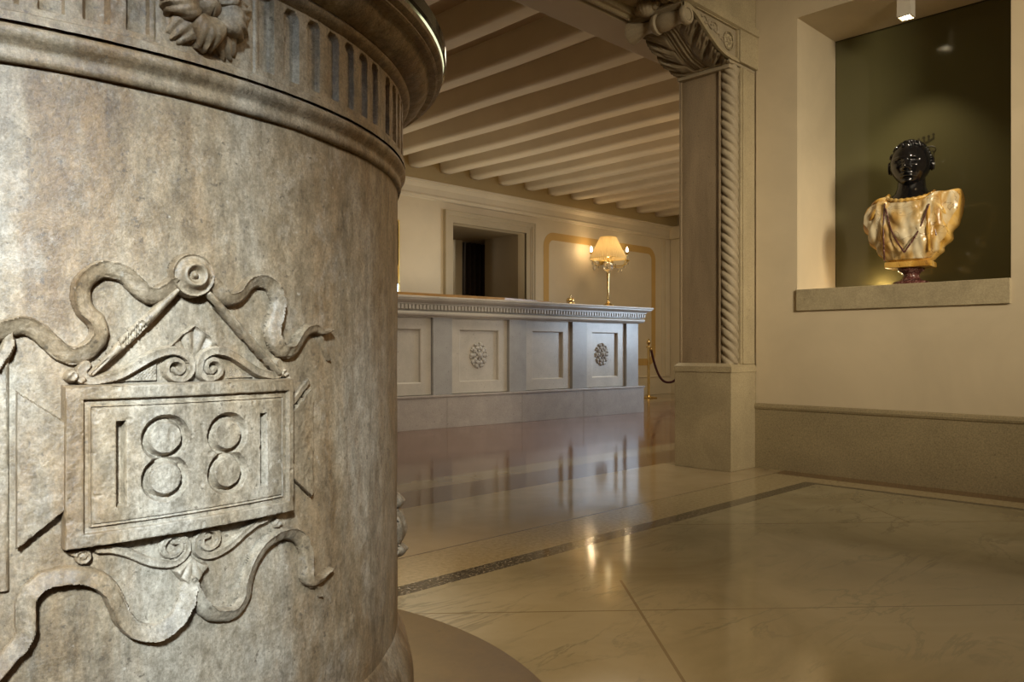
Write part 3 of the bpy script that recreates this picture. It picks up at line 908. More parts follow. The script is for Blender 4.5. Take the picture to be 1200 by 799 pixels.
# medallion with ring and button
def medal(S_, Z_):
    d = np.hypot(S_+0.008, Z_-0.804)
    h = -0.004+0.020*sm(0.0255-d, -0.0015, 0.0015)
    h = h-0.004*sm(d, 0.010, 0.024)*(d < 0.0255)+0.0025*np.exp(-((d-0.0235)/0.0012)**2)
    h = h+0.0065*np.exp(-((d-0.0115)/0.0038)**2)-0.004*np.exp(-(d/0.0085)**2)+0.0075*np.exp(-(d/0.0036)**4)
    return h+rough(S_, Z_, 0.7)
relief('medallion', medal, -0.037, 0.021, 0.775, 0.833, 0.0011)
# compass legs
def rod(a, b, w0, w1, brk=None, flute=False):
    a, b = np.array(a)/1000., np.array(b)/1000.
    def fn(S_, Z_):
        d, sd, t = segdist(S_, Z_, np.array([a, b]))
        L = np.linalg.norm(b-a); q_ = t/L
        w = w0+(w1-w0)*np.sin(PI*np.clip(q_*1.1, 0, 1))
        x = np.clip(1-(d/w)**2, -0.6, 1)
        h = np.where(d < w*1.25, 0.013*np.sign(x)*np.sqrt(np.abs(x)), -0.01)
        if brk:
            inb = sm(q_, brk[0], brk[0]+0.01)*(1-sm(q_, brk[1]-0.01, brk[1]))
            h = np.minimum(h, 0.013-inb*(0.005+0.0022*np.sin(S_*900+3)*np.sin(Z_*700)+0.001*np.sin(S_*2300)))
        if flute: h = h-0.0018*np.exp(-((np.mod(sd+t*0.12, 0.004)-0.002)/0.0007)**2)*sm(q_, 0.15, 0.2)*(1-sm(q_, 0.75, 0.9))*(h > 0)
        if not flute: h = h-0.003*np.exp(-(sd/0.0010)**2)*sm(q_, 0.80, 0.86)
        return h+rough(S_, Z_, 0.6)*(h > 0)
    lo = np.minimum(a, b)-0.012; hi = np.maximum(a, b)+0.012
    return fn, lo, hi
fn, lo, hi = rod((-22, 789), (-112, 694), 0.0042, 0.0068, (0.42, 0.70)); relief('compass_leg', fn, lo[0], hi[0], lo[1], hi[1], 0.0012)
fn, lo, hi = rod((12, 784), (110, 690), 0.0048, 0.0066, None, True); relief('compass_leg', fn, lo[0], hi[0], lo[1], hi[1], 0.0012)
# pediment scrolls
SL = [(-117, 703), (-121, 697), (-118, 689), (-110, 687), (-98, 689), (-86, 692), (-73, 699), (-55, 710), (-42, 716), (-27, 718), (-14, 713), (-8, 703), (-9, 693), (-17, 686), (-28, 687), (-35, 694), (-34, 703), (-26, 708), (-18, 704), (-17, 697), (-22, 693), (-27, 697)]
def scroll(pts, hwa, hwb, hgt):
    P = catmull(np.array(pts)/1000., 5)
    L = np.sum(np.linalg.norm(np.diff(P, axis=0), axis=1))
    def fn(S_, Z_):
        d, sd, t = segdist(S_, Z_, P)
        hw = hwa+(hwb-hwa)*sm(t, L*0.52, L*0.85)
        x = (hw-d)/0.002
        h = -0.004+(hgt+0.004)*sm(x, -1.2, 1.0)+sm(x, 0, 1)*(0.0028*(d/hw)**3-0.0008)+rough(S_, Z_, 0.5)
        return h
    lo = P.min(0)-hwa-0.005; hi = P.max(0)+hwa+0.005
    return fn, lo, hi
def mirror(pts, c=2): return [(c-(x), z) for x, z in pts]
fn, lo, hi = scroll(SL, 0.0058, 0.0034, 0.009); relief('pediment_scroll', fn, lo[0], hi[0], lo[1], hi[1], 0.0012)
fn, lo, hi = scroll([(x, z) for x, z in mirror(SL, -6)], 0.0058, 0.0034, 0.009); relief('pediment_scroll', fn, lo[0], hi[0], lo[1], hi[1], 0.0012)
# broken corner knobs
def knob(cs, czz, r, h0):
    def fn(S_, Z_):
        d = np.hypot(S_-cs, Z_-czz)/r
        return -0.004+(h0+0.004)*sm(1.15-d, 0, 0.6)+0.002*np.sin(S_*700)*np.sin(Z_*600)*(d < 1)
    return fn
relief('corner_knob', union_fn([knob(-0.130, 0.692, 0.008, 0.012), knob(-0.121, 0.688, 0.006, 0.010)]), -0.145, -0.11, 0.678, 0.706, 0.0012)
relief('corner_knob', union_fn([knob(0.120, 0.690, 0.007, 0.010), knob(0.127, 0.685, 0.006, 0.008)]), 0.108, 0.138, 0.676, 0.702, 0.0012)
# palmette between the scrolls
def palm(S_, Z_):
    s = S_+0.003; poly = [(-0.034, 0.715), (-0.030, 0.724), (-0.016, 0.738), (0.0, 0.749), (0.016, 0.738), (0.030, 0.724), (0.034, 0.715), (0.012, 0.712), (0, 0.698), (-0.012, 0.712)]
    d = -polysdf(s, Z_, poly)
    h = -0.004+0.009*sm(d, -0.0015, 0.0015)
    ang = np.arctan2(s, Z_-0.700); r = np.hypot(s, Z_-0.700)
    h = h-sm(d, 0.001, 0.004)*(0.004-0.0045*np.abs(np.sin(ang*7.0))*sm(r, 0.012, 0.03))
    h = h+0.003*np.exp(-((d-0.0018)/0.0012)**2)*(Z_ > 0.716)
    return h
relief('palmette', palm, -0.042, 0.036, 0.694, 0.753, 0.0012)
def spandrel(c):
    def fn(S_, Z_):
        poly = [(c-0.020, 0.6845), (c+0.020, 0.6845), (c+0.020, 0.690), (c+0.020, 0.705)] if c < 0 else [(c-0.020, 0.6845), (c+0.020, 0.6845), (c-0.020, 0.705)]
        d = -polysdf(S_, Z_, poly)
        return -0.004+0.0065*sm(d, -0.001, 0.001)+0.0012*np.sin(S_*1900)*np.sin(Z_*1700)*sm(d, 0.002, 0.003)
    return fn
relief('stippled_spandrel', spandrel(-0.064), -0.09, -0.04, 0.682, 0.708, 0.0012)
relief('stippled_spandrel', spandrel(0.058), 0.034, 0.084, 0.682, 0.708, 0.0012)

# tablet with the date cut into it
def rectd(S_, Z_, a, b, c, d):
    return np.minimum(np.minimum(S_-a, b-S_), np.minimum(Z_-c, d-Z_))
def tablet(S_, Z_):
    s = S_
    o = rectd(s, Z_, -0.1385, 0.1285, 0.5135, 0.6830)
    h = -0.004+0.021*sm(o, -0.0012, 0.0018)
    g = rectd(s, Z_, -0.1205, 0.1190, 0.5285, 0.6675)
    h = h-0.0050*sm(g, -0.0008, 0.0008)
    g2 = rectd(s, Z_, -0.1150, 0.1120, 0.5345, 0.6610)
    h = h+0.0030*sm(g2, -0.0006, 0.0006)-0.0022*np.exp(-((g2-0.0022)/0.0009)**2)
    # numeral one: V cut
    def one(x, z0, z1, w):
        d = np.minimum(w-np.abs(s-x), np.minimum(Z_-z0, z1-Z_)+0.001)
        return 0.0120*np.clip(d/(w*0.55), 0, 1)
    def eight(x, zu, zl, ro, ri):
        out = 0
        for zc in (zu, zl):
            d = np.hypot(s-x, Z_-zc); mid = (ro+ri)/2; w = (ro-ri)/2
            out = np.maximum(out, 0.0105*np.clip(1-np.abs(d-mid)/w, 0, 1)**0.6)
        return out
    cut = np.maximum(one(-0.0850, 0.5530, 0.6430, 0.0052), one(0.0812, 0.5530, 0.6410, 0.0050))
    cut = np.maximum(cut, eight(-0.0400, 0.6220, 0.5775, 0.0258, 0.0168))
    cut = np.maximum(cut, eight(0.0325, 0.6200, 0.5755, 0.0256, 0.0166))
    h = h-cut
    return h+rough(S_, Z_, 1.0)*(o > 0.002)-0.0010*sm(vnoise(S_*90+31, Z_*90), 0.72, 0.85)*(o > 0.002)-0.0015*sm(vnoise(S_*130+5, Z_*130+50), 0.3, 0.8)*np.exp(-(o/0.0025)**2)
relief('date_tablet', tablet, -0.143, 0.133, 0.509, 0.688, 0.0010)
# notched side wings of the tablet
def wing(poly, hgt, e=0.002):
    poly = np.array(poly)/1000.
    def fn(S_, Z_):
        d = -polysdf(S_, Z_, poly)
        return -0.004+(hgt+0.004)*sm(d, -e/2, e/2)+rough(S_, Z_, 1.2)*(d > 0.001)-0.0010*sm(vnoise(S_*60+3, Z_*60+8), 0.6, 0.85)*(d > 0.002)
    return fn
relief('tablet_wing', wing([(-179, 679), (-134, 644), (-134, 556), (-179, 519)], 0.0115), -0.19, -0.128, 0.512, 0.688, 0.0014)
relief('tablet_wing', wing([(125, 632), (168, 669), (173, 660), (174, 530), (171, 523), (125, 562)], 0.0075), 0.12, 0.182, 0.512, 0.682, 0.0014)
relief('wing_slot_edge', wing([(130, 650), (166, 683), (171, 675), (134, 641)], 0.0045), 0.122, 0.18, 0.632, 0.69, 0.0014)
relief('side_strip', wing([(-240, 715), (-184, 715), (-184, 478), (-240, 478)], 0.005, 0.004), -0.245, -0.178, 0.47, 0.72, 0.002)
# scrolls under the tablet
BL = [(-104, 508), (-95, 507), (-86, 504), (-72, 497), (-58, 488), (-44, 482), (-29, 479), (-17, 483), (-11, 492), (-13, 502), (-23, 510), (-34, 508), (-39, 499), (-35, 490), (-26, 488), (-19, 493), (-19, 501), (-26, 503)]
fn, lo, hi = scroll(BL, 0.0048, 0.0036, 0.0065); relief('lower_scroll', fn, lo[0], hi[0], lo[1], hi[1], 0.0012)
fn, lo, hi = scroll(mirror(BL, -12), 0.0048, 0.0036, 0.0065); relief('lower_scroll', fn, lo[0], hi[0], lo[1], hi[1], 0.0012)
def curl(cs, czz, r):
    def fn(S_, Z_):
        d = np.hypot(S_-cs, Z_-czz)
        a = np.arctan2(Z_-czz, S_-cs)
        return -0.004+0.012*sm(r-d, -0.001, 0.0015)-0.0028*np.exp(-((d-(r*0.35+r*0.25*(a+PI)/(2*PI)))/0.0009)**2)
    return fn
relief('small_curl', union_fn([curl(-0.119, 0.503, 0.0085), wing([(-137, 511), (-119, 511), (-119, 503), (-130, 505)], 0.006)]), -0.14, -0.107, 0.49, 0.515, 0.0011)
relief('small_curl', knob(0.112, 0.500, 0.0068, 0.008), 0.10, 0.124, 0.489, 0.512, 0.0011)
# shell hanging below
def shell(S_, Z_):
    s = S_+0.0075; poly = [(-0.021, 0.471), (-0.014, 0.461), (-0.006, 0.452), (0.0, 0.448), (0.006, 0.452), (0.014, 0.461), (0.021, 0.471), (0.012, 0.474), (0.0, 0.484), (-0.012, 0.474)]
    d = -polysdf(s, Z_, poly)
    ang = np.arctan2(s, 0.486-Z_); r = np.hypot(s, 0.486-Z_)
    return -0.004+0.012*sm(d, -0.0015, 0.002)+sm(d, 0, 0.002)*0.003*np.abs(np.sin(ang*6.5))*sm(r, 0.008, 0.022)
relief('scallop_shell', shell, -0.034, 0.019, 0.444, 0.488, 0.001)
# carving seen edge-on at the right outline
def tassel(S_, Z_):
    s = S_-0.585
    d1 = np.hypot(s/0.03, (Z_-0.395)/0.034); d2 = np.hypot(s/0.024, (Z_-0.441)/0.014); d3 = np.hypot(s/0.026, (Z_-0.352)/0.013)
    f = lambda d, h: -0.004+(h+0.004)*np.sqrt(np.clip(1.1-d, 0, 1))
    return np.maximum(np.maximum(f(d1, 0.018), f(d2, 0.013)), f(d3, 0.019))+0.0018*np.sin(s*380+Z_*90)
relief('carved_tassel', tassel, 0.54, 0.63, 0.33, 0.465, 0.0018)
# large flower on the frieze
def petal_mesh(c_s, c_z):
    m = MB()
    def place(px_, pz_, h):
        return cylpos(np.array(c_s+px_), np.array(c_z+pz_), np.array(h))
    rg = random.Random(8)
    for layer, (n, R1, lift, off) in enumerate(((5, 0.060, 0.012, 0.25), (5, 0.052, 0.021, 0.25+PI/5))):
        for k in range(n):
            a0 = off+2*PI*k/n
            nu_, nv_ = 16, 25
            rows = []
            for i in range(nu_):
                u = i/(nu_-1); row = []
                for j in range(nv_):
                    v = j/(nv_-1)*2-1
                    wdt = 0.72*math.sin(PI*min(1, 0.18+u*0.72))**0.8
                    rr = 0.010+(R1-0.010)*u*(1-0.16*v*v+0.055*math.cos(v*12)*u)
                    a = a0+v*wdt*(1.0-0.12*u)
                    h = lift*(0.55+0.75*math.sin(PI*min(1, u*0.85)))-0.010*u**3-0.005*v*v*u+0.0016*math.cos(v*17)*u*u+0.003*math.exp(-(v/0.18)**2)*(1-u)*0
                    if abs(v) > 0.93: h -= 0.006
                    row.append(place(rr*math.cos(a), rr*math.sin(a), max(h, 0.001)+0.010))
                rows.append(row)
            rows.append([place((R1+0.001)*u_*0+ (0.010+(R1-0.010)*(1-0.14*(j/(nv_-1)*2-1)**2))*math.cos(a0+(j/(nv_-1)*2-1)*0.55), (0.010+(R1-0.010)*(1-0.14*(j/(nv_-1)*2-1)**2))*math.sin(a0+(j/(nv_-1)*2-1)*0.55), 0.004) for j in range(nv_) for u_ in (0,)])
            m.grid(np.array(rows))
    return m
petal_mesh(0.0055, 1.1120).build('frieze_flower', 'well', well, 70)
def bud(S_, Z_):
    s, z = S_-0.0055, Z_-1.112
    d = np.hypot(s, z)
    a = np.arctan2(z, s)
    return 0.004+0.030*np.sqrt(np.clip(1-(d/0.018)**2, 0, 1))-0.006*np.exp(-(np.mod(a+PI/2, 2*PI/3)/0.12)**2)*sm(d, 0.003, 0.008)
relief('flower_bud', bud, -0.014, 0.025, 1.093, 1.131, 0.001, 0.006)
# glass disc lying on the wellhead
o = MB().lathe([(0.001, 1.222), (0.757, 1.222), (0.7605, 1.226), (0.7605, 1.246), (0.757, 1.250), (0.001, 1.250)], cc, 256, cap=False).build('glass_tabletop', 'glass', None, 40)
tag(o, 'thick round green-edged glass top lying on the carved stone wellhead', 'glass top')
# brown disc let into the floor around it
struct(MB().lathe([(0.001, -0.01), (1.005, -0.01), (1.005, 0.0025), (1.002, 0.004), (0.001, 0.004)], cc, 180, cap=False), 'floor_disc', 'disc', 30)

# ------------------------------------------------------------------ reception counter
c0 = np.array([4.114, 5.614]); c1 = np.array([7.4, 5.39]); tv = (c1-c0)/np.linalg.norm(c1-c0); nvv = np.array([-tv[1], tv[0]])   # nvv points away from the camera
def TC(V):
    V = np.asarray(V)
    return np.stack([c0[0]+V[:, 0]*tv[0]+V[:, 1]*nvv[0], c0[1]+V[:, 0]*tv[1]+V[:, 1]*nvv[1], V[:, 2]], -1)
counter = thing('reception_counter', 'long grey marble reception counter with framed panels and dentil moulding', 'counter', (c0[0]+1.6*tv[0], c0[1]+1.6*tv[1], 0))
T0, T1, DEP = -1.6, 3.29, 0.75
pl = MB()
for a, b in ((T0, -0.40), (-0.40, 0.529), (0.529, 1.442), (1.442, 2.308), (2.308, T1)):
    pl.box((a+0.0012, 0, 0), (b-0.0012, DEP, 0.282), 0.002)
pl.box((T0, -0.010, 0.282), (T1+0.01, DEP, 0.303), 0.006)
pl.build('plinth', 'plinth', counter, 0, TC)
MB().box((T0, 0.105, 0.3), (3.19, DEP-0.02, 1.03)).build('body', 'counter_dark', counter, 0, TC)
for a, b in ((-0.52, -0.31), (0.395, 0.607), (1.300, 1.521), (2.170, 2.388), (3.022, 3.222)):
    MB().box((a, 0.028, 0.303), (b, 0.13, 1.012), 0.003).build('pilaster', 'counter_dark', counter, 0, TC)
def panel(a, b, ros):
    fw = 0.105; z0, z1 = 0.308, 1.008; y = 0.058; yi = 0.086
    ia, ib, iz0, iz1 = a+fw, b-fw, z0+fw, z1-fw
    m = MB()
    # mitred frame with a small chamfer towards the sunk field
    loops = [[(a, z0), (b, z0), (b, z1), (a, z1)], [(ia, iz0), (ib, iz0), (ib, iz1), (ia, iz1)], [(ia+0.008, iz0+0.008), (ib-0.008, iz0+0.008), (ib-0.008, iz1-0.008), (ia+0.008, iz1-0.008)], [(ia+0.010, iz0+0.010), (ib-0.010, iz0+0.010), (ib-0.010, iz1-0.010), (ia+0.010, iz1-0.010)]]
    ds = [y, y, y+0.006, yi+0.004]
    back = [(a, y+0.05, z0), (b, y+0.05, z0), (b, y+0.05, z1), (a, y+0.05, z1)]
    v = list(back)
    for lp, d in zip(loops, ds): v += [(p[0], d, p[1]) for p in lp]
    f = []
    for L_ in range(4):
        for k in range(4): f.append((L_*4+k, L_*4+(k+1) % 4, (L_+1)*4+(k+1) % 4, (L_+1)*4+k))
    m.add(v, f)
    fr = m.build('panel_frame', 'counter', counter, 0, TC)
    MB().box((ia+0.002, yi, iz0+0.002), (ib-0.002, yi+0.015, iz1-0.002)).build('panel_field', 'counter', counter, 0, TC)
    if ros:
        rosette((a+b)/2+(0.005 if ros == 1 else -0.03), 0.662, yi)
def rosette(ct, cz, y):
    m = MB()
    for n, R_, sz, yy in ((10, 0.092, 0.024, 0.010), (10, 0.063, 0.024, 0.020), (6, 0.036, 0.017, 0.028)):
        for k in range(n):
            t = 2*PI*(k+0.5*(n == 6))/n
            x, z = ct+R_*math.cos(t)*0.92, cz+R_*math.sin(t)*1.12
            m.sphere((x, y-yy*0.5, z), sz, 10, 7, (0.9, 0.75, 0.9))
            m.sphere((ct+R_*1.12*math.cos(t+0.2)*0.92, y-yy*0.4, cz+R_*1.12*math.sin(t+0.2)*1.12), sz*0.5, 8, 5, (1, 1.4, 1))
    m.sphere((ct, y-0.028, cz), 0.022, 16, 10, (1, 0.9, 1))
    m.lathe([(0.018, 0), (0.030, 0.012), (0.026, 0.02), (0.018, 0.02)], (0, 0, 0), 24, 'Y')
    m.v[-1] = m.v[-1]*np.array([1, -1, 1])+np.array([ct, y-0.012, cz])
    m.build('carved_rosette', 'rosette', counter, 50, TC)
panel(-1.42, -0.53, 0); panel(-0.305, 0.390, 0); panel(0.609, 1.296, 1); panel(1.524, 2.166, 0); panel(2.392, 3.016, 2)
# mouldings: sweep along the front and round the right end
def counter_sweep(prof):
    """prof = [(projection, z)] ; front line n=0.03, end line t=3.222"""
    rows = []
    rows.append([(T0, 0.03-p, z) for p, z in prof])
    rows.append([(3.222+p, 0.03-p, z) for p, z in prof])
    rows.append([(3.222+p, DEP, z) for p, z in prof])
    return MB().grid(np.array(rows))
cm = [(0, 1.006), (0.010, 1.006), (0.012, 1.014), (0.016, 1.016)]
for k in range(9):
    t = -PI/2+PI*k/8
    cm.append((0.030+0.026*math.cos(t), 1.040+0.024*math.sin(t)))
cm += [(0.020, 1.066), (0.020, 1.072), (0.045, 1.072), (0.045, 1.118), (0.055, 1.120), (0.06, 1.128), (0.085, 1.136), (0.105, 1.150), (0.112, 1.156), (0.112, 1.166), (0.122, 1.168), (0.125, 1.176), (0.125, 1.184), (0.119, 1.189), (0, 1.189)]
counter_sweep(cm).build('moulding', 'counter', counter, 35, TC)
dm = MB()
x = T0
pitch = 0.0385
while x < 3.26:
    dm.box((x, -0.034, 1.076), (x+0.022, -0.012, 1.114), 0.0015)
    x += pitch
y = 0.0
while y < DEP:
    dm.box((3.266, y, 1.076), (3.286, y+0.022, 1.114), 0.0015)
    y += pitch
dm.build('dentil_row', 'counter', counter, 0, TC)
MB().box((T0, -0.03, 1.12), (3.30, DEP, 1.189)).build('worktop', 'counter', counter, 0, TC)
m = MB()
m.prism([(T0, -0.07), (1.2, -0.02), (2.0, 0.16), (2.05, DEP), (T0, DEP)], 1.189, 1.217, 'Z')
wd = m.build('wooden_ledge', 'wood', counter, 0, TC)
wd['label'] = 'brown varnished wooden ledge'

def on_counter(t, n, z=1.189):
    p = c0+tv*t+nvv*n
    return (float(p[0]), float(p[1]), z)

# ------------------------------------------------------------------ table lamp
LX, LY, LZ = on_counter(2.668, -0.018)
lamp = thing('table_lamp', 'brass table lamp with pleated cream shade standing on the marble counter', 'lamp', (LX, LY, LZ))
L0 = (LX, LY, LZ)
MB().lathe([(0.001, 0), (0.068, 0), (0.070, 0.004), (0.066, 0.010), (0.05, 0.014), (0.032, 0.024), (0.018, 0.040), (0.011, 0.058), (0.010, 0.066), (0.001, 0.066)], L0, 36).build('base', 'brass', lamp, 50)
MB().lathe([(0.001, 0.06), (0.009, 0.06), (0.010, 0.075), (0.013, 0.08), (0.010, 0.088), (0.0105, 0.2), (0.0125, 0.28), (0.0145, 0.33), (0.018, 0.36), (0.014, 0.375), (0.001, 0.375)], L0, 24).build('stem', 'brass', lamp, 50)
MB().lathe([(0.001, 0.370), (0.02, 0.372), (0.045, 0.392), (0.056, 0.42), (0.052, 0.45), (0.035, 0.472), (0.015, 0.48), (0.001, 0.48)], L0, 32, mod=lambda t, h: 1+0.04*np.sin(t*12)).build('glass_ball', 'crystal', lamp, 60)
MB().lathe([(0.001, 0.478), (0.014, 0.48), (0.02, 0.49), (0.012, 0.50), (0.010, 0.53), (0.001, 0.53)], L0, 20).build('socket', 'brass', lamp, 50)
MB().lathe([(0.001, 0.525), (0.012, 0.535), (0.022, 0.565), (0.018, 0.59), (0.001, 0.602)], L0, 20).build('bulb', 'bulb', lamp, 60)
pleat = lambda t, h: 1+0.035*np.abs(np.sin(t*24))
sh = [(0.196, 0.512), (0.196, 0.518), (0.183, 0.545), (0.150, 0.61), (0.118, 0.68), (0.092, 0.738), (0.090, 0.744)]
MB().lathe(sh, L0, 432, cap=False, mod=pleat).build('shade', 'shade', lamp, 180)
for rr_, hh_ in ((0.197, 0.513), (0.090, 0.744)):
    MB().tube([(LX+rr_*math.cos(t), LY+rr_*math.sin(t), LZ+hh_) for t in np.linspace(0, 2*PI, 60)], 0.0035, 6).build('shade_trim', 'gilt', lamp, 60)
point('table_lamp_light', (LX, LY, LZ+0.62), 1.15, WARM, 0.025)

# call bell
BX_, BY_, BZ_ = on_counter(2.075, -0.035)
bell = thing('call_bell', 'small brass service bell standing on the marble counter', 'bell', (BX_, BY_, BZ_))
B0 = (BX_, BY_, BZ_)
MB().lathe([(0.001, 0), (0.046, 0), (0.048, 0.004), (0.044, 0.012), (0.03, 0.016), (0.012, 0.02), (0.012, 0.03), (0.001, 0.03)], B0, 32).build('base', 'brass', bell, 40)
MB().lathe([(0.001, 0.024), (0.040, 0.022), (0.043, 0.026), (0.041, 0.040), (0.033, 0.055), (0.018, 0.064), (0.001, 0.066)], B0, 32).build('dome', 'brass', bell, 50)
MB().lathe([(0.001, 0.062), (0.004, 0.063), (0.004, 0.08), (0.009, 0.083), (0.009, 0.089), (0.001, 0.093)], B0, 16).build('plunger', 'brass', bell, 50)

# ------------------------------------------------------------------ crystal sconce on the back wall
SX, SZ = 9.10, 2.01
sc = thing('wall_sconce', 'crystal and gilt wall sconce with lit candle bulbs behind the lamp', 'wall light', (SX, YB, SZ))
MB().lathe([(0.001, 0), (0.05, 0.0), (0.055, -0.012), (0.03, -0.03), (0.001, -0.035)], (SX, YB, SZ), 24, 'Y').build('wall_plate', 'gilt', sc, 50)
m = MB(); bulbs = []
arms = [(-0.42, -0.16, 0.10), (0.41, -0.16, 0.17), (-0.2, -0.32, 0.02), (0.22, -0.32, 0.03), (0.0, -0.2, 0.0)]
for dx, dy, dz in arms:
    pts = catmull([(SX, YB-0.03, SZ), (SX+dx*0.35, YB+dy*0.5, SZ-0.07), (SX+dx*0.8, YB+dy*0.9, SZ-0.06), (SX+dx, YB+dy, SZ+dz-0.04)], 8)
    m.tube(pts, 0.006, 8)
    tip = (SX+dx, YB+dy, SZ+dz-0.04)
    m.lathe([(0.004, 0), (0.030, 0.006), (0.034, 0.014), (0.016, 0.014), (0.012, 0.03), (0.001, 0.03)], tip, 16)
    bulbs.append(tip)
m.build('arms', 'gilt', sc, 60)
for dx, dy, dz in arms:
    for k in range(7):
        t = 0.3+0.7*k/6
        x = SX+dx*t; y = YB+dy*t; z = SZ-0.06+0.05*math.sin(k*1.3)+dz*max(0, t-0.7)
        MB().lathe([(0.001, 0.03), (0.008, 0.012), (0.013, -0.01), (0.009, -0.024), (0.001, -0.03)], (x, y, z-0.03), 8).build('crystal_drop', 'crystal', sc, 20)
for i, tip in enumerate(bulbs[:2]):
    MB().lathe([(0.001, 0.028), (0.011, 0.032), (0.018, 0.055), (0.013, 0.08), (0.001, 0.11)], tip, 14).build('candle_bulb', 'bulb', sc, 60)
    point('sconce_light', (tip[0], tip[1], tip[2]+0.06), (22, 5)[i], WARM, 0.02)
for tip in bulbs[2:]:
    MB().lathe([(0.001, 0.028), (0.009, 0.03), (0.009, 0.085), (0.001, 0.088)], tip, 14).build('candle', 'white_metal', sc, 60)

# ------------------------------------------------------------------ rope barrier
def stanchion(x, y, label):
    s = thing('rope_stanchion', label, 'stanchion', (x, y, 0), 'brass stanchions of the rope barrier')
    c = (x, y, 0)
    MB().lathe([(0.001, 0), (0.125, 0), (0.128, 0.008), (0.120, 0.016), (0.06, 0.024), (0.03, 0.034), (0.001, 0.036)], c, 40).build('base', 'brass', s, 50)
    MB().lathe([(0.001, 0.03), (0.026, 0.032), (0.022, 0.05), (0.020, 0.06), (0.020, 0.74), (0.001, 0.74)], c, 24).build('pole', 'brass', s, 50)
    MB().lathe([(0.001, 0.74), (0.036, 0.74), (0.038, 0.752), (0.034, 0.76), (0.014, 0.768), (0.012, 0.78), (0.028, 0.800), (0.032, 0.82), (0.026, 0.84), (0.012, 0.855), (0.006, 0.872), (0.001, 0.874)], c, 24).build('finial', 'brass', s, 50)
    return s
st1 = stanchion(9.62, 6.93, 'brass rope stanchion with ball finial standing beyond the counter end')
P1 = Vector((9.64, 6.90, 0.70)); P2 = Vector((10.02, 6.54, 0.70))
st2 = dup(st1, (10.05-9.62, 6.51-6.93, 0), 'brass rope stanchion at the far end of the rope, behind the stone pier')
pts = []
for k in range(41):
    t = k/40; p = P1.lerp(P2, t); p.z = 0.72-0.49*(1-abs(2*t-1)**2.6)
    pts.append(tuple(p))
rp = MB().tube(pts, 0.017, 12).build('barrier_rope', 'rope', None, 60)
rp2 = rp
rp2.name = 'barrier_rope'
rt = tag(rp2, 'dark red velvet rope hanging in a loop from the brass stanchion', 'rope')
for p in (P1, P2):
    MB().sphere((p.x, p.y, 0.72), 0.022, 12, 8).build('rope_hook', 'brass', rp2, 60)

# gilt framed mirror on the back wall, mostly behind the wellhead
mr = thing('gilt_framed_mirror', 'gilt framed mirror on the back wall just beside the wellhead', 'mirror', (4.9, YB-0.02, 1.2))
rounded = MB()
x0, x1, z0, z1 = 4.4, 5.437, 1.2, 2.2
fwid = 0.014
rounded.box((x0, YB-0.022, z0), (x1, YB-0.003, z0+fwid), 0.004).box((x0, YB-0.022, z1-fwid), (x1, YB-0.003, z1), 0.004).box((x0, YB-0.022, z0), (x0+fwid, YB-0.003, z1), 0.004).box((x1-fwid, YB-0.022, z0), (x1, YB-0.003, z1), 0.004)
rounded.build('frame', 'gilt', mr)
MB().box((x0+0.02, YB-0.02, z0+0.02), (x1-0.02, YB-0.004, z1-0.02)).build('mirror_glass', plain('mirror_silver', (0.75, 0.75, 0.72), 0.03, 1.0), mr)

# curtain, jamb and red hanging behind the window recess
cur = MB()
xs = np.linspace(7.46, 8.0, 150)
rows = []
for z in (0.905, 1.4, 1.9, 2.255):
    rows.append([(x, 8.62+0.05*math.sin(x*62+0.4*math.sin(z*3))+0.015*math.sin(x*131), z) for x in xs])
for z in (2.255, 0.905):
    rows.append([(x, 8.68+0.05*math.sin(x*62+0.4*math.sin(z*3))+0.015*math.sin(x*131), z) for x in xs])
o = cur.grid(np.array(rows), closed_u=True).build('velvet_curtain', 'curtain', None, 60)
tag(o, 'dark brown pleated curtain hanging inside the wall opening', 'curtain')
m = MB().box((7.225, 8.50, 0.9), (7.355, 8.64, 2.262), 0.01)
struct(m, 'trim_inner_jamb', 'plaster_white')
hang = thing('wall_hanging', 'red patterned hanging between pale jamb and dark curtain', 'wall hanging', (7.1, 9.55, 0.9))
MB().box((7.4, 9.54, 0.9), (8.9, 9.59, 1.90), 0.004).build('cloth', 'red_cloth', hang)
MB().box((7.4, 9.53, 1.90), (8.9, 9.59, 2.0), 0.004).box((7.4, 9.53, 1.62), (8.9, 9.54, 1.66), 0.003).box((7.4, 9.53, 2.10), (8.9, 9.59, 2.26), 0.003).build('pale_border', 'plaster_white', hang)
area('recess_light', (6.8, 9.2, 2.2), (8.0, 9.5, 1.5), 0.2, 0.2, 6.0, SOFT)

# ------------------------------------------------------------------ niche spotlight
SPX, SPY = 4.65, 1.610
LOW = -0.034
spn = thing('ceiling_spotlight', 'small white square spotlight mounted at the top of the wall niche', 'spotlight', (SPX, SPY, NZ1))
h_ = 0.036
zb = 2.600+LOW
m = MB()
a_ = [(-h_, -h_), (h_, -h_), (h_, h_), (-h_, h_)]
b_ = [(x*0.9, y*0.9) for x, y in a_]
v = [(SPX+x, SPY+y, NZ1) for x, y in a_]+[(SPX+x, SPY+y, zb) for x, y in a_]+[(SPX+x, SPY+y, zb) for x, y in b_]+[(SPX+x, SPY+y, zb+0.03) for x, y in b_]
f = [(0, 1, 2, 3), (12, 15, 14, 13)]
for L_ in range(3):
    for k in range(4): f.append((L_*4+k, L_*4+(k+1) % 4, (L_+1)*4+(k+1) % 4, (L_+1)*4+k))
m.add(v, f).build('housing', 'white_metal', spn)
m = MB()
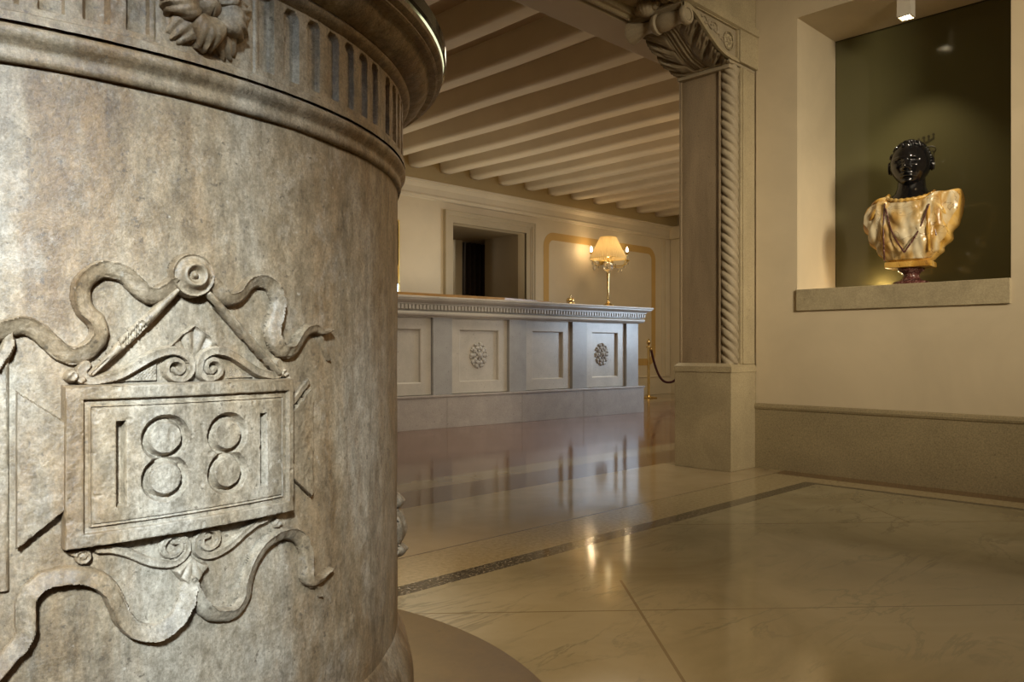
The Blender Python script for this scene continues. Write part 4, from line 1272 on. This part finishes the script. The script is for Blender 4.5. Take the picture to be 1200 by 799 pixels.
v = [(SPX+x*1.01, SPY+y*1.01, zb-0.001) for x, y in a_]+[(SPX+x*0.86, SPY+y*0.86, zb-0.001) for x, y in a_]+[(SPX+x*0.86, SPY+y*0.86, zb-0.004) for x, y in a_]+[(SPX+x*1.01, SPY+y*1.01, zb-0.004) for x, y in a_]
f = []
for L_ in range(4):
    for k in range(4): f.append((L_*4+k, L_*4+(k+1) % 4, ((L_+1) % 4)*4+(k+1) % 4, ((L_+1) % 4)*4+k))
m.add(v, f).build('bezel', 'chrome', spn)
MB().lathe([(0.001, zb+0.006), (0.020, zb+0.008), (0.021, zb+0.026), (0.001, zb+0.026)], (SPX, SPY, 0), 24).build('lens', 'lens', spn, 40)
spot('niche_spot', (SPX, SPY, zb-0.008), (4.70, 1.62, 1.4), 22, (1.0, 0.82, 0.56), 84, 0.8, 0.02)
point('niche_floor_glow', (4.915, 1.85, 1.084), 1.3, WARM, 0.01)
spot('wall_washer', (4.1, 0.75, 3.05), (4.46, 0.85, 2.2), 9, WARM, 50, 1.0, 0.03)

# ------------------------------------------------------------------ bust
BC = np.array([4.70, 1.600]); FACE = math.radians(190)
bust = thing('marble_bust', 'bust with polished black head and honey alabaster drapery on the niche sill', 'bust', (BC[0], BC[1], NZ0))
def TB(ang, dz=0.0, c=BC):
    ca, sa = math.cos(ang), math.sin(ang)
    def f(V):
        # local: x forward, y to the figure's left, z up
        return np.stack([c[0]+V[:, 0]*ca-V[:, 1]*sa, c[1]+V[:, 0]*sa+V[:, 1]*ca, V[:, 2]+dz], -1)
    return f
MB().lathe([(0.001, NZ0), (0.098, NZ0), (0.100, 1.082), (0.094, 1.088), (0.092, 1.094), (0.080, 1.099), (0.062, 1.104), (0.046, 1.115), (0.041, 1.128), (0.044, 1.140), (0.054, 1.149), (0.066, 1.154), (0.070, 1.160), (0.070, 1.170), (0.064, 1.176), (0.001, 1.176)], (BC[0], BC[1], 0), 48).build('socle', 'porphyry', bust, 50)
# draped torso
nzt, ntt = 110, 200
zz_ = np.linspace(0, 1, nzt)
th = np.linspace(0, 2*PI, ntt, endpoint=False)
UU, TT = np.meshgrid(zz_, th, indexing='ij')
keyz = [0, 0.08, 0.10, 0.22, 0.40, 0.58, 0.72, 0.82, 0.90, 0.96, 1.0]
half_w = np.interp(UU, keyz, [0.112, 0.112, 0.122, 0.165, 0.205, 0.232, 0.243, 0.236, 0.212, 0.165, 0.118])
half_d = np.interp(UU, keyz, [0.070, 0.070, 0.085, 0.105, 0.125, 0.132, 0.128, 0.120, 0.114, 0.104, 0.092])
zt = 1.176+UU*0.365
ct, st_ = np.cos(TT), np.sin(TT)
ex = 0.85
xl = half_d*np.sign(ct)*np.abs(ct)**ex; yl = half_w*np.sign(st_)*np.abs(st_)**ex
# front folds
front = sm(ct, -0.2, 0.5)
side = np.abs(st_)
fold = 0.005*np.sin(yl*75+UU*6)*front*sm(UU, 0.15, 0.4)*(1-sm(UU, 0.85, 0.98))
# U-shaped folds at chest and swags
rad_ = np.hypot(yl/0.9, (zt-1.60))
fold += 0.0055*np.sin(rad_*75+np.abs(yl)*30)*front*sm(UU, 0.10, 0.25)*(1-sm(UU, 0.88, 0.97))*(np.abs(yl) < 0.13)
fold += 0.009*np.sin((yl*np.sign(yl)*95+zt*30))*sm(np.abs(yl), 0.10, 0.16)*sm(UU, 0.12, 0.3)*(1-sm(UU, 0.9, 1))
# belt band at the bottom edge
band_ = np.where(UU < 0.085, 0.0, 0)
scale_ = 1+fold/np.maximum(np.hypot(xl, yl), 0.05)
xl2 = xl*scale_+0.012; yl2 = yl*scale_
# figure's left shoulder cloak flares higher and wider on the image right
yl2 = yl2+0.012*sm(UU, 0.6, 0.9)*(yl2 > 0)
zt2 = zt+0.045*sm(np.abs(yl2), 0.07, 0.15)*sm(UU, 0.7, 0.95)*np.where(yl2 > 0, 1.0, 0.75)+0.035*sm(yl2, 0.14, 0.24)*sm(UU, 0.55, 0.8)-0.012*sm(-yl2, 0.16, 0.24)*sm(UU, 0.6, 0.8)
yl2 = yl2+0.022*sm(yl2, 0.15, 0.24)*sm(UU, 0.6, 0.85)
V = np.stack([xl2, yl2, zt2], -1)
sel = [k for k in list(range(ntt-34, ntt))+list(range(0, 35))]
W_ = V[12:107][:, sel].copy(); W_[:, :, 0] += 0.007+0.0022*np.sin(W_[:, :, 1]*150+W_[:, :, 2]*25)
MB().grid(W_).build('tunic_front', 'alabaster_pale', bust, 60, TB(math.radians(186)))
m = MB().grid(V, closed_v=True)
o_ = m.n; m.add([(0.01, 0, 1.176)], []); m.f += [(o_, (k+1) % ntt, k) for k in range(ntt)]
m.build('drapery', 'alabaster', bust, 60, TB(math.radians(186)))
for sgn in (1, -1):
    # shoulder cloak rolls
    for a, b_, r_ in (((0.075, 0.115*sgn, 1.565), (0.02, 0.215*sgn, 1.51), 0.017), ((0.105, 0.12*sgn, 1.53), (0.08, 0.205*sgn, 1.42), 0.014), ((0.10, 0.125*sgn, 1.47), (0.075, 0.20*sgn, 1.35), 0.013), ((0.112, 0.112*sgn, 1.54), (0.115, 0.115*sgn, 1.25), 0.012)):
        mid = ((a[0]+b_[0])/2+0.02, (a[1]+b_[1])/2, (a[2]+b_[2])/2+0.008)
        MB().tube(catmull([a, mid, b_], 8), r_*np.sin(np.linspace(0.6, PI-0.5, 17)), 12).build('cloak_fold', 'alabaster', bust, 60, TB(math.radians(186)))
# pleated collar
m = MB()
tt = np.linspace(-1.75, 1.75, 90)
colr = [(0.020+0.104*math.cos(t), 0.118*math.sin(t), 1.537+0.045*(1-math.cos(t))) for t in tt]
m.tube(colr, 0.010*(1+0.18*np.sin(tt*24)), 10)
m.build('pleated_collar', 'alabaster', bust, 60, TB(math.radians(186)))
m = MB()
for pts in ([(0.14, -0.10, 1.50), (0.155, -0.06, 1.36), (0.155, 0.0, 1.245)], [(0.14, 0.12, 1.50), (0.15, 0.07, 1.36), (0.155, 0.0, 1.245)], [(0.11, 0.09, 1.50), (0.12, 0.13, 1.42), (0.115, 0.15, 1.33)], [(0.13, -0.105, 1.53), (0.145, -0.108, 1.38), (0.125, -0.108, 1.21)]):
    m.tube(catmull(pts, 8), 0.0045, 8)
m.build('dark_vein_cord', 'porphyry', bust, 60, TB(math.radians(186)))
MB().box((-0.07, -0.116, 1.172), (0.098, 0.116, 1.205), 0.006).build('tablet_foot', 'alabaster', bust, 30, TB(math.radians(186)))
# neck and bare upper chest, one piece with the head
def head_mesh():
    nr, ns = 120, 150
    ph = np.linspace(0.0001, PI-0.0001, nr); ta = np.linspace(-PI, PI, ns, endpoint=False)
    PHI, TA = np.meshgrid(ph, ta, indexing='ij')
    X_ = np.sin(PHI)*np.cos(TA); Y_ = np.sin(PHI)*np.sin(TA); Z_ = np.cos(PHI)
    # ellipsoid: half height 0.125, half width 0.080, half depth 0.098
    w = 0.103*(1-0.20*sm(-Z_, 0.15, 0.95)); d = 0.112*(1-0.10*sm(-Z_, 0.3, 1.0))
    x = d*X_; y = w*Y_; z = 0.131*Z_
    frontm = sm(X_, 0.0, 0.45)
    back_shift = -0.012*sm(-Z_, 0.2, 1)*(X_ < 0)
    x = x-back_shift*0
    def g(cy_, cz_, sy, sz, amp):
        return 1.25*amp*np.exp(-((y/1.15-cy_)/sy)**2-((z-cz_)/sz)**2)*frontm
    dx = 0
    dx = dx+g(0, -0.018, 0.010, 0.026, 0.014)            # nose bridge
    dx = dx+g(0, -0.034, 0.015, 0.012, 0.017)            # nose tip
    dx = dx+g(0.014, -0.038, 0.008, 0.008, 0.009)+g(-0.014, -0.038, 0.008, 0.008, 0.009)
    dx = dx-g(0.032, 0.004, 0.016, 0.011, 0.015)-g(-0.032, 0.004, 0.016, 0.011, 0.015)   # sockets
    dx = dx+g(0.031, 0.003, 0.009, 0.006, 0.009)+g(-0.031, 0.003, 0.009, 0.006, 0.009)   # eyes
    dx = dx+g(0.032, 0.023, 0.022, 0.007, 0.008)+g(-0.032, 0.023, 0.022, 0.007, 0.008)   # brow
    dx = dx+g(0.045, -0.025, 0.018, 0.018, 0.006)+g(-0.045, -0.025, 0.018, 0.018, 0.006) # cheek
    dx = dx+g(0, -0.062, 0.022, 0.0055, 0.012)+g(0, -0.075, 0.020, 0.006, 0.012)         # lips
    dx = dx-g(0, -0.0685, 0.024, 0.0025, 0.006)-g(0, -0.086, 0.02, 0.006, 0.004)
    dx = dx+g(0, -0.104, 0.024, 0.014, 0.014)            # chin
    x = x+dx
    return np.stack([x, y, z], -1)
HV = head_mesh()
HZ = 1.748
m = MB().grid(HV+np.array([0.018, 0, 0]), closed_v=True, flip=True)
T_head = TB(math.radians(187), HZ)
V0 = [T_head(v) for v in m.v]
hm = MB(); hm.v = [np.concatenate(V0)]; hm.f = m.f; hm.n = len(hm.v[0])
nk = MB()
rows = []
for z, rx, ry, ox in ((1.44, 0.080, 0.150, 0.015), (1.50, 0.098, 0.150, 0.015), (1.54, 0.100, 0.138, 0.008), (1.565, 0.092, 0.118, 0.0), (1.59, 0.080, 0.088, -0.004), (1.62, 0.073, 0.074, -0.008), (1.66, 0.070, 0.070, -0.012), (1.71, 0.068, 0.068, -0.018), (1.75, 0.06, 0.065, -0.02)):
    rows.append([(ox+rx*math.cos(t), ry*math.sin(t), z) for t in np.linspace(0, 2*PI, 48, endpoint=False)])
nk.grid(np.array(rows), closed_v=True)
nv3 = TB(math.radians(187))(nk.v[0])
hm.add(nv3, nk.f)
# ears
er = MB()
for sgn in (1, -1):
    er.sphere((0, 0.104*sgn, -0.008), 0.034, 18, 14, (0.55, 0.30, 1.05))
    er.tube([(0.004+0.017*math.cos(t), 0.112*sgn, -0.006+0.033*math.sin(t)) for t in np.linspace(-1.2, 4.2, 24)], 0.0045, 8)
hm.add(T_head(np.concatenate(er.v)), er.f)
hm.build('head', 'black_stone', bust, 60)
# short curly hair
hr = MB()
rg = random.Random(11)
for k in range(430):
    t = rg.uniform(-PI, PI); ph = math.acos(rg.uniform(-0.15, 1))
    X_, Y_, Z_ = math.sin(ph)*math.cos(t), math.sin(ph)*math.sin(t), math.cos(ph)
    if X_ > 0.35 and Z_ < 0.66: continue
    if X_ > 0.0 and Z_ < 0.30: continue
    hr.sphere((0.018+0.113*X_, 0.104*Y_, 0.132*Z_), rg.uniform(0.008, 0.0115), 8, 6, (1, 1, 0.8))
hr.build('curly_hair', 'black_stone', bust, 60, T_head)
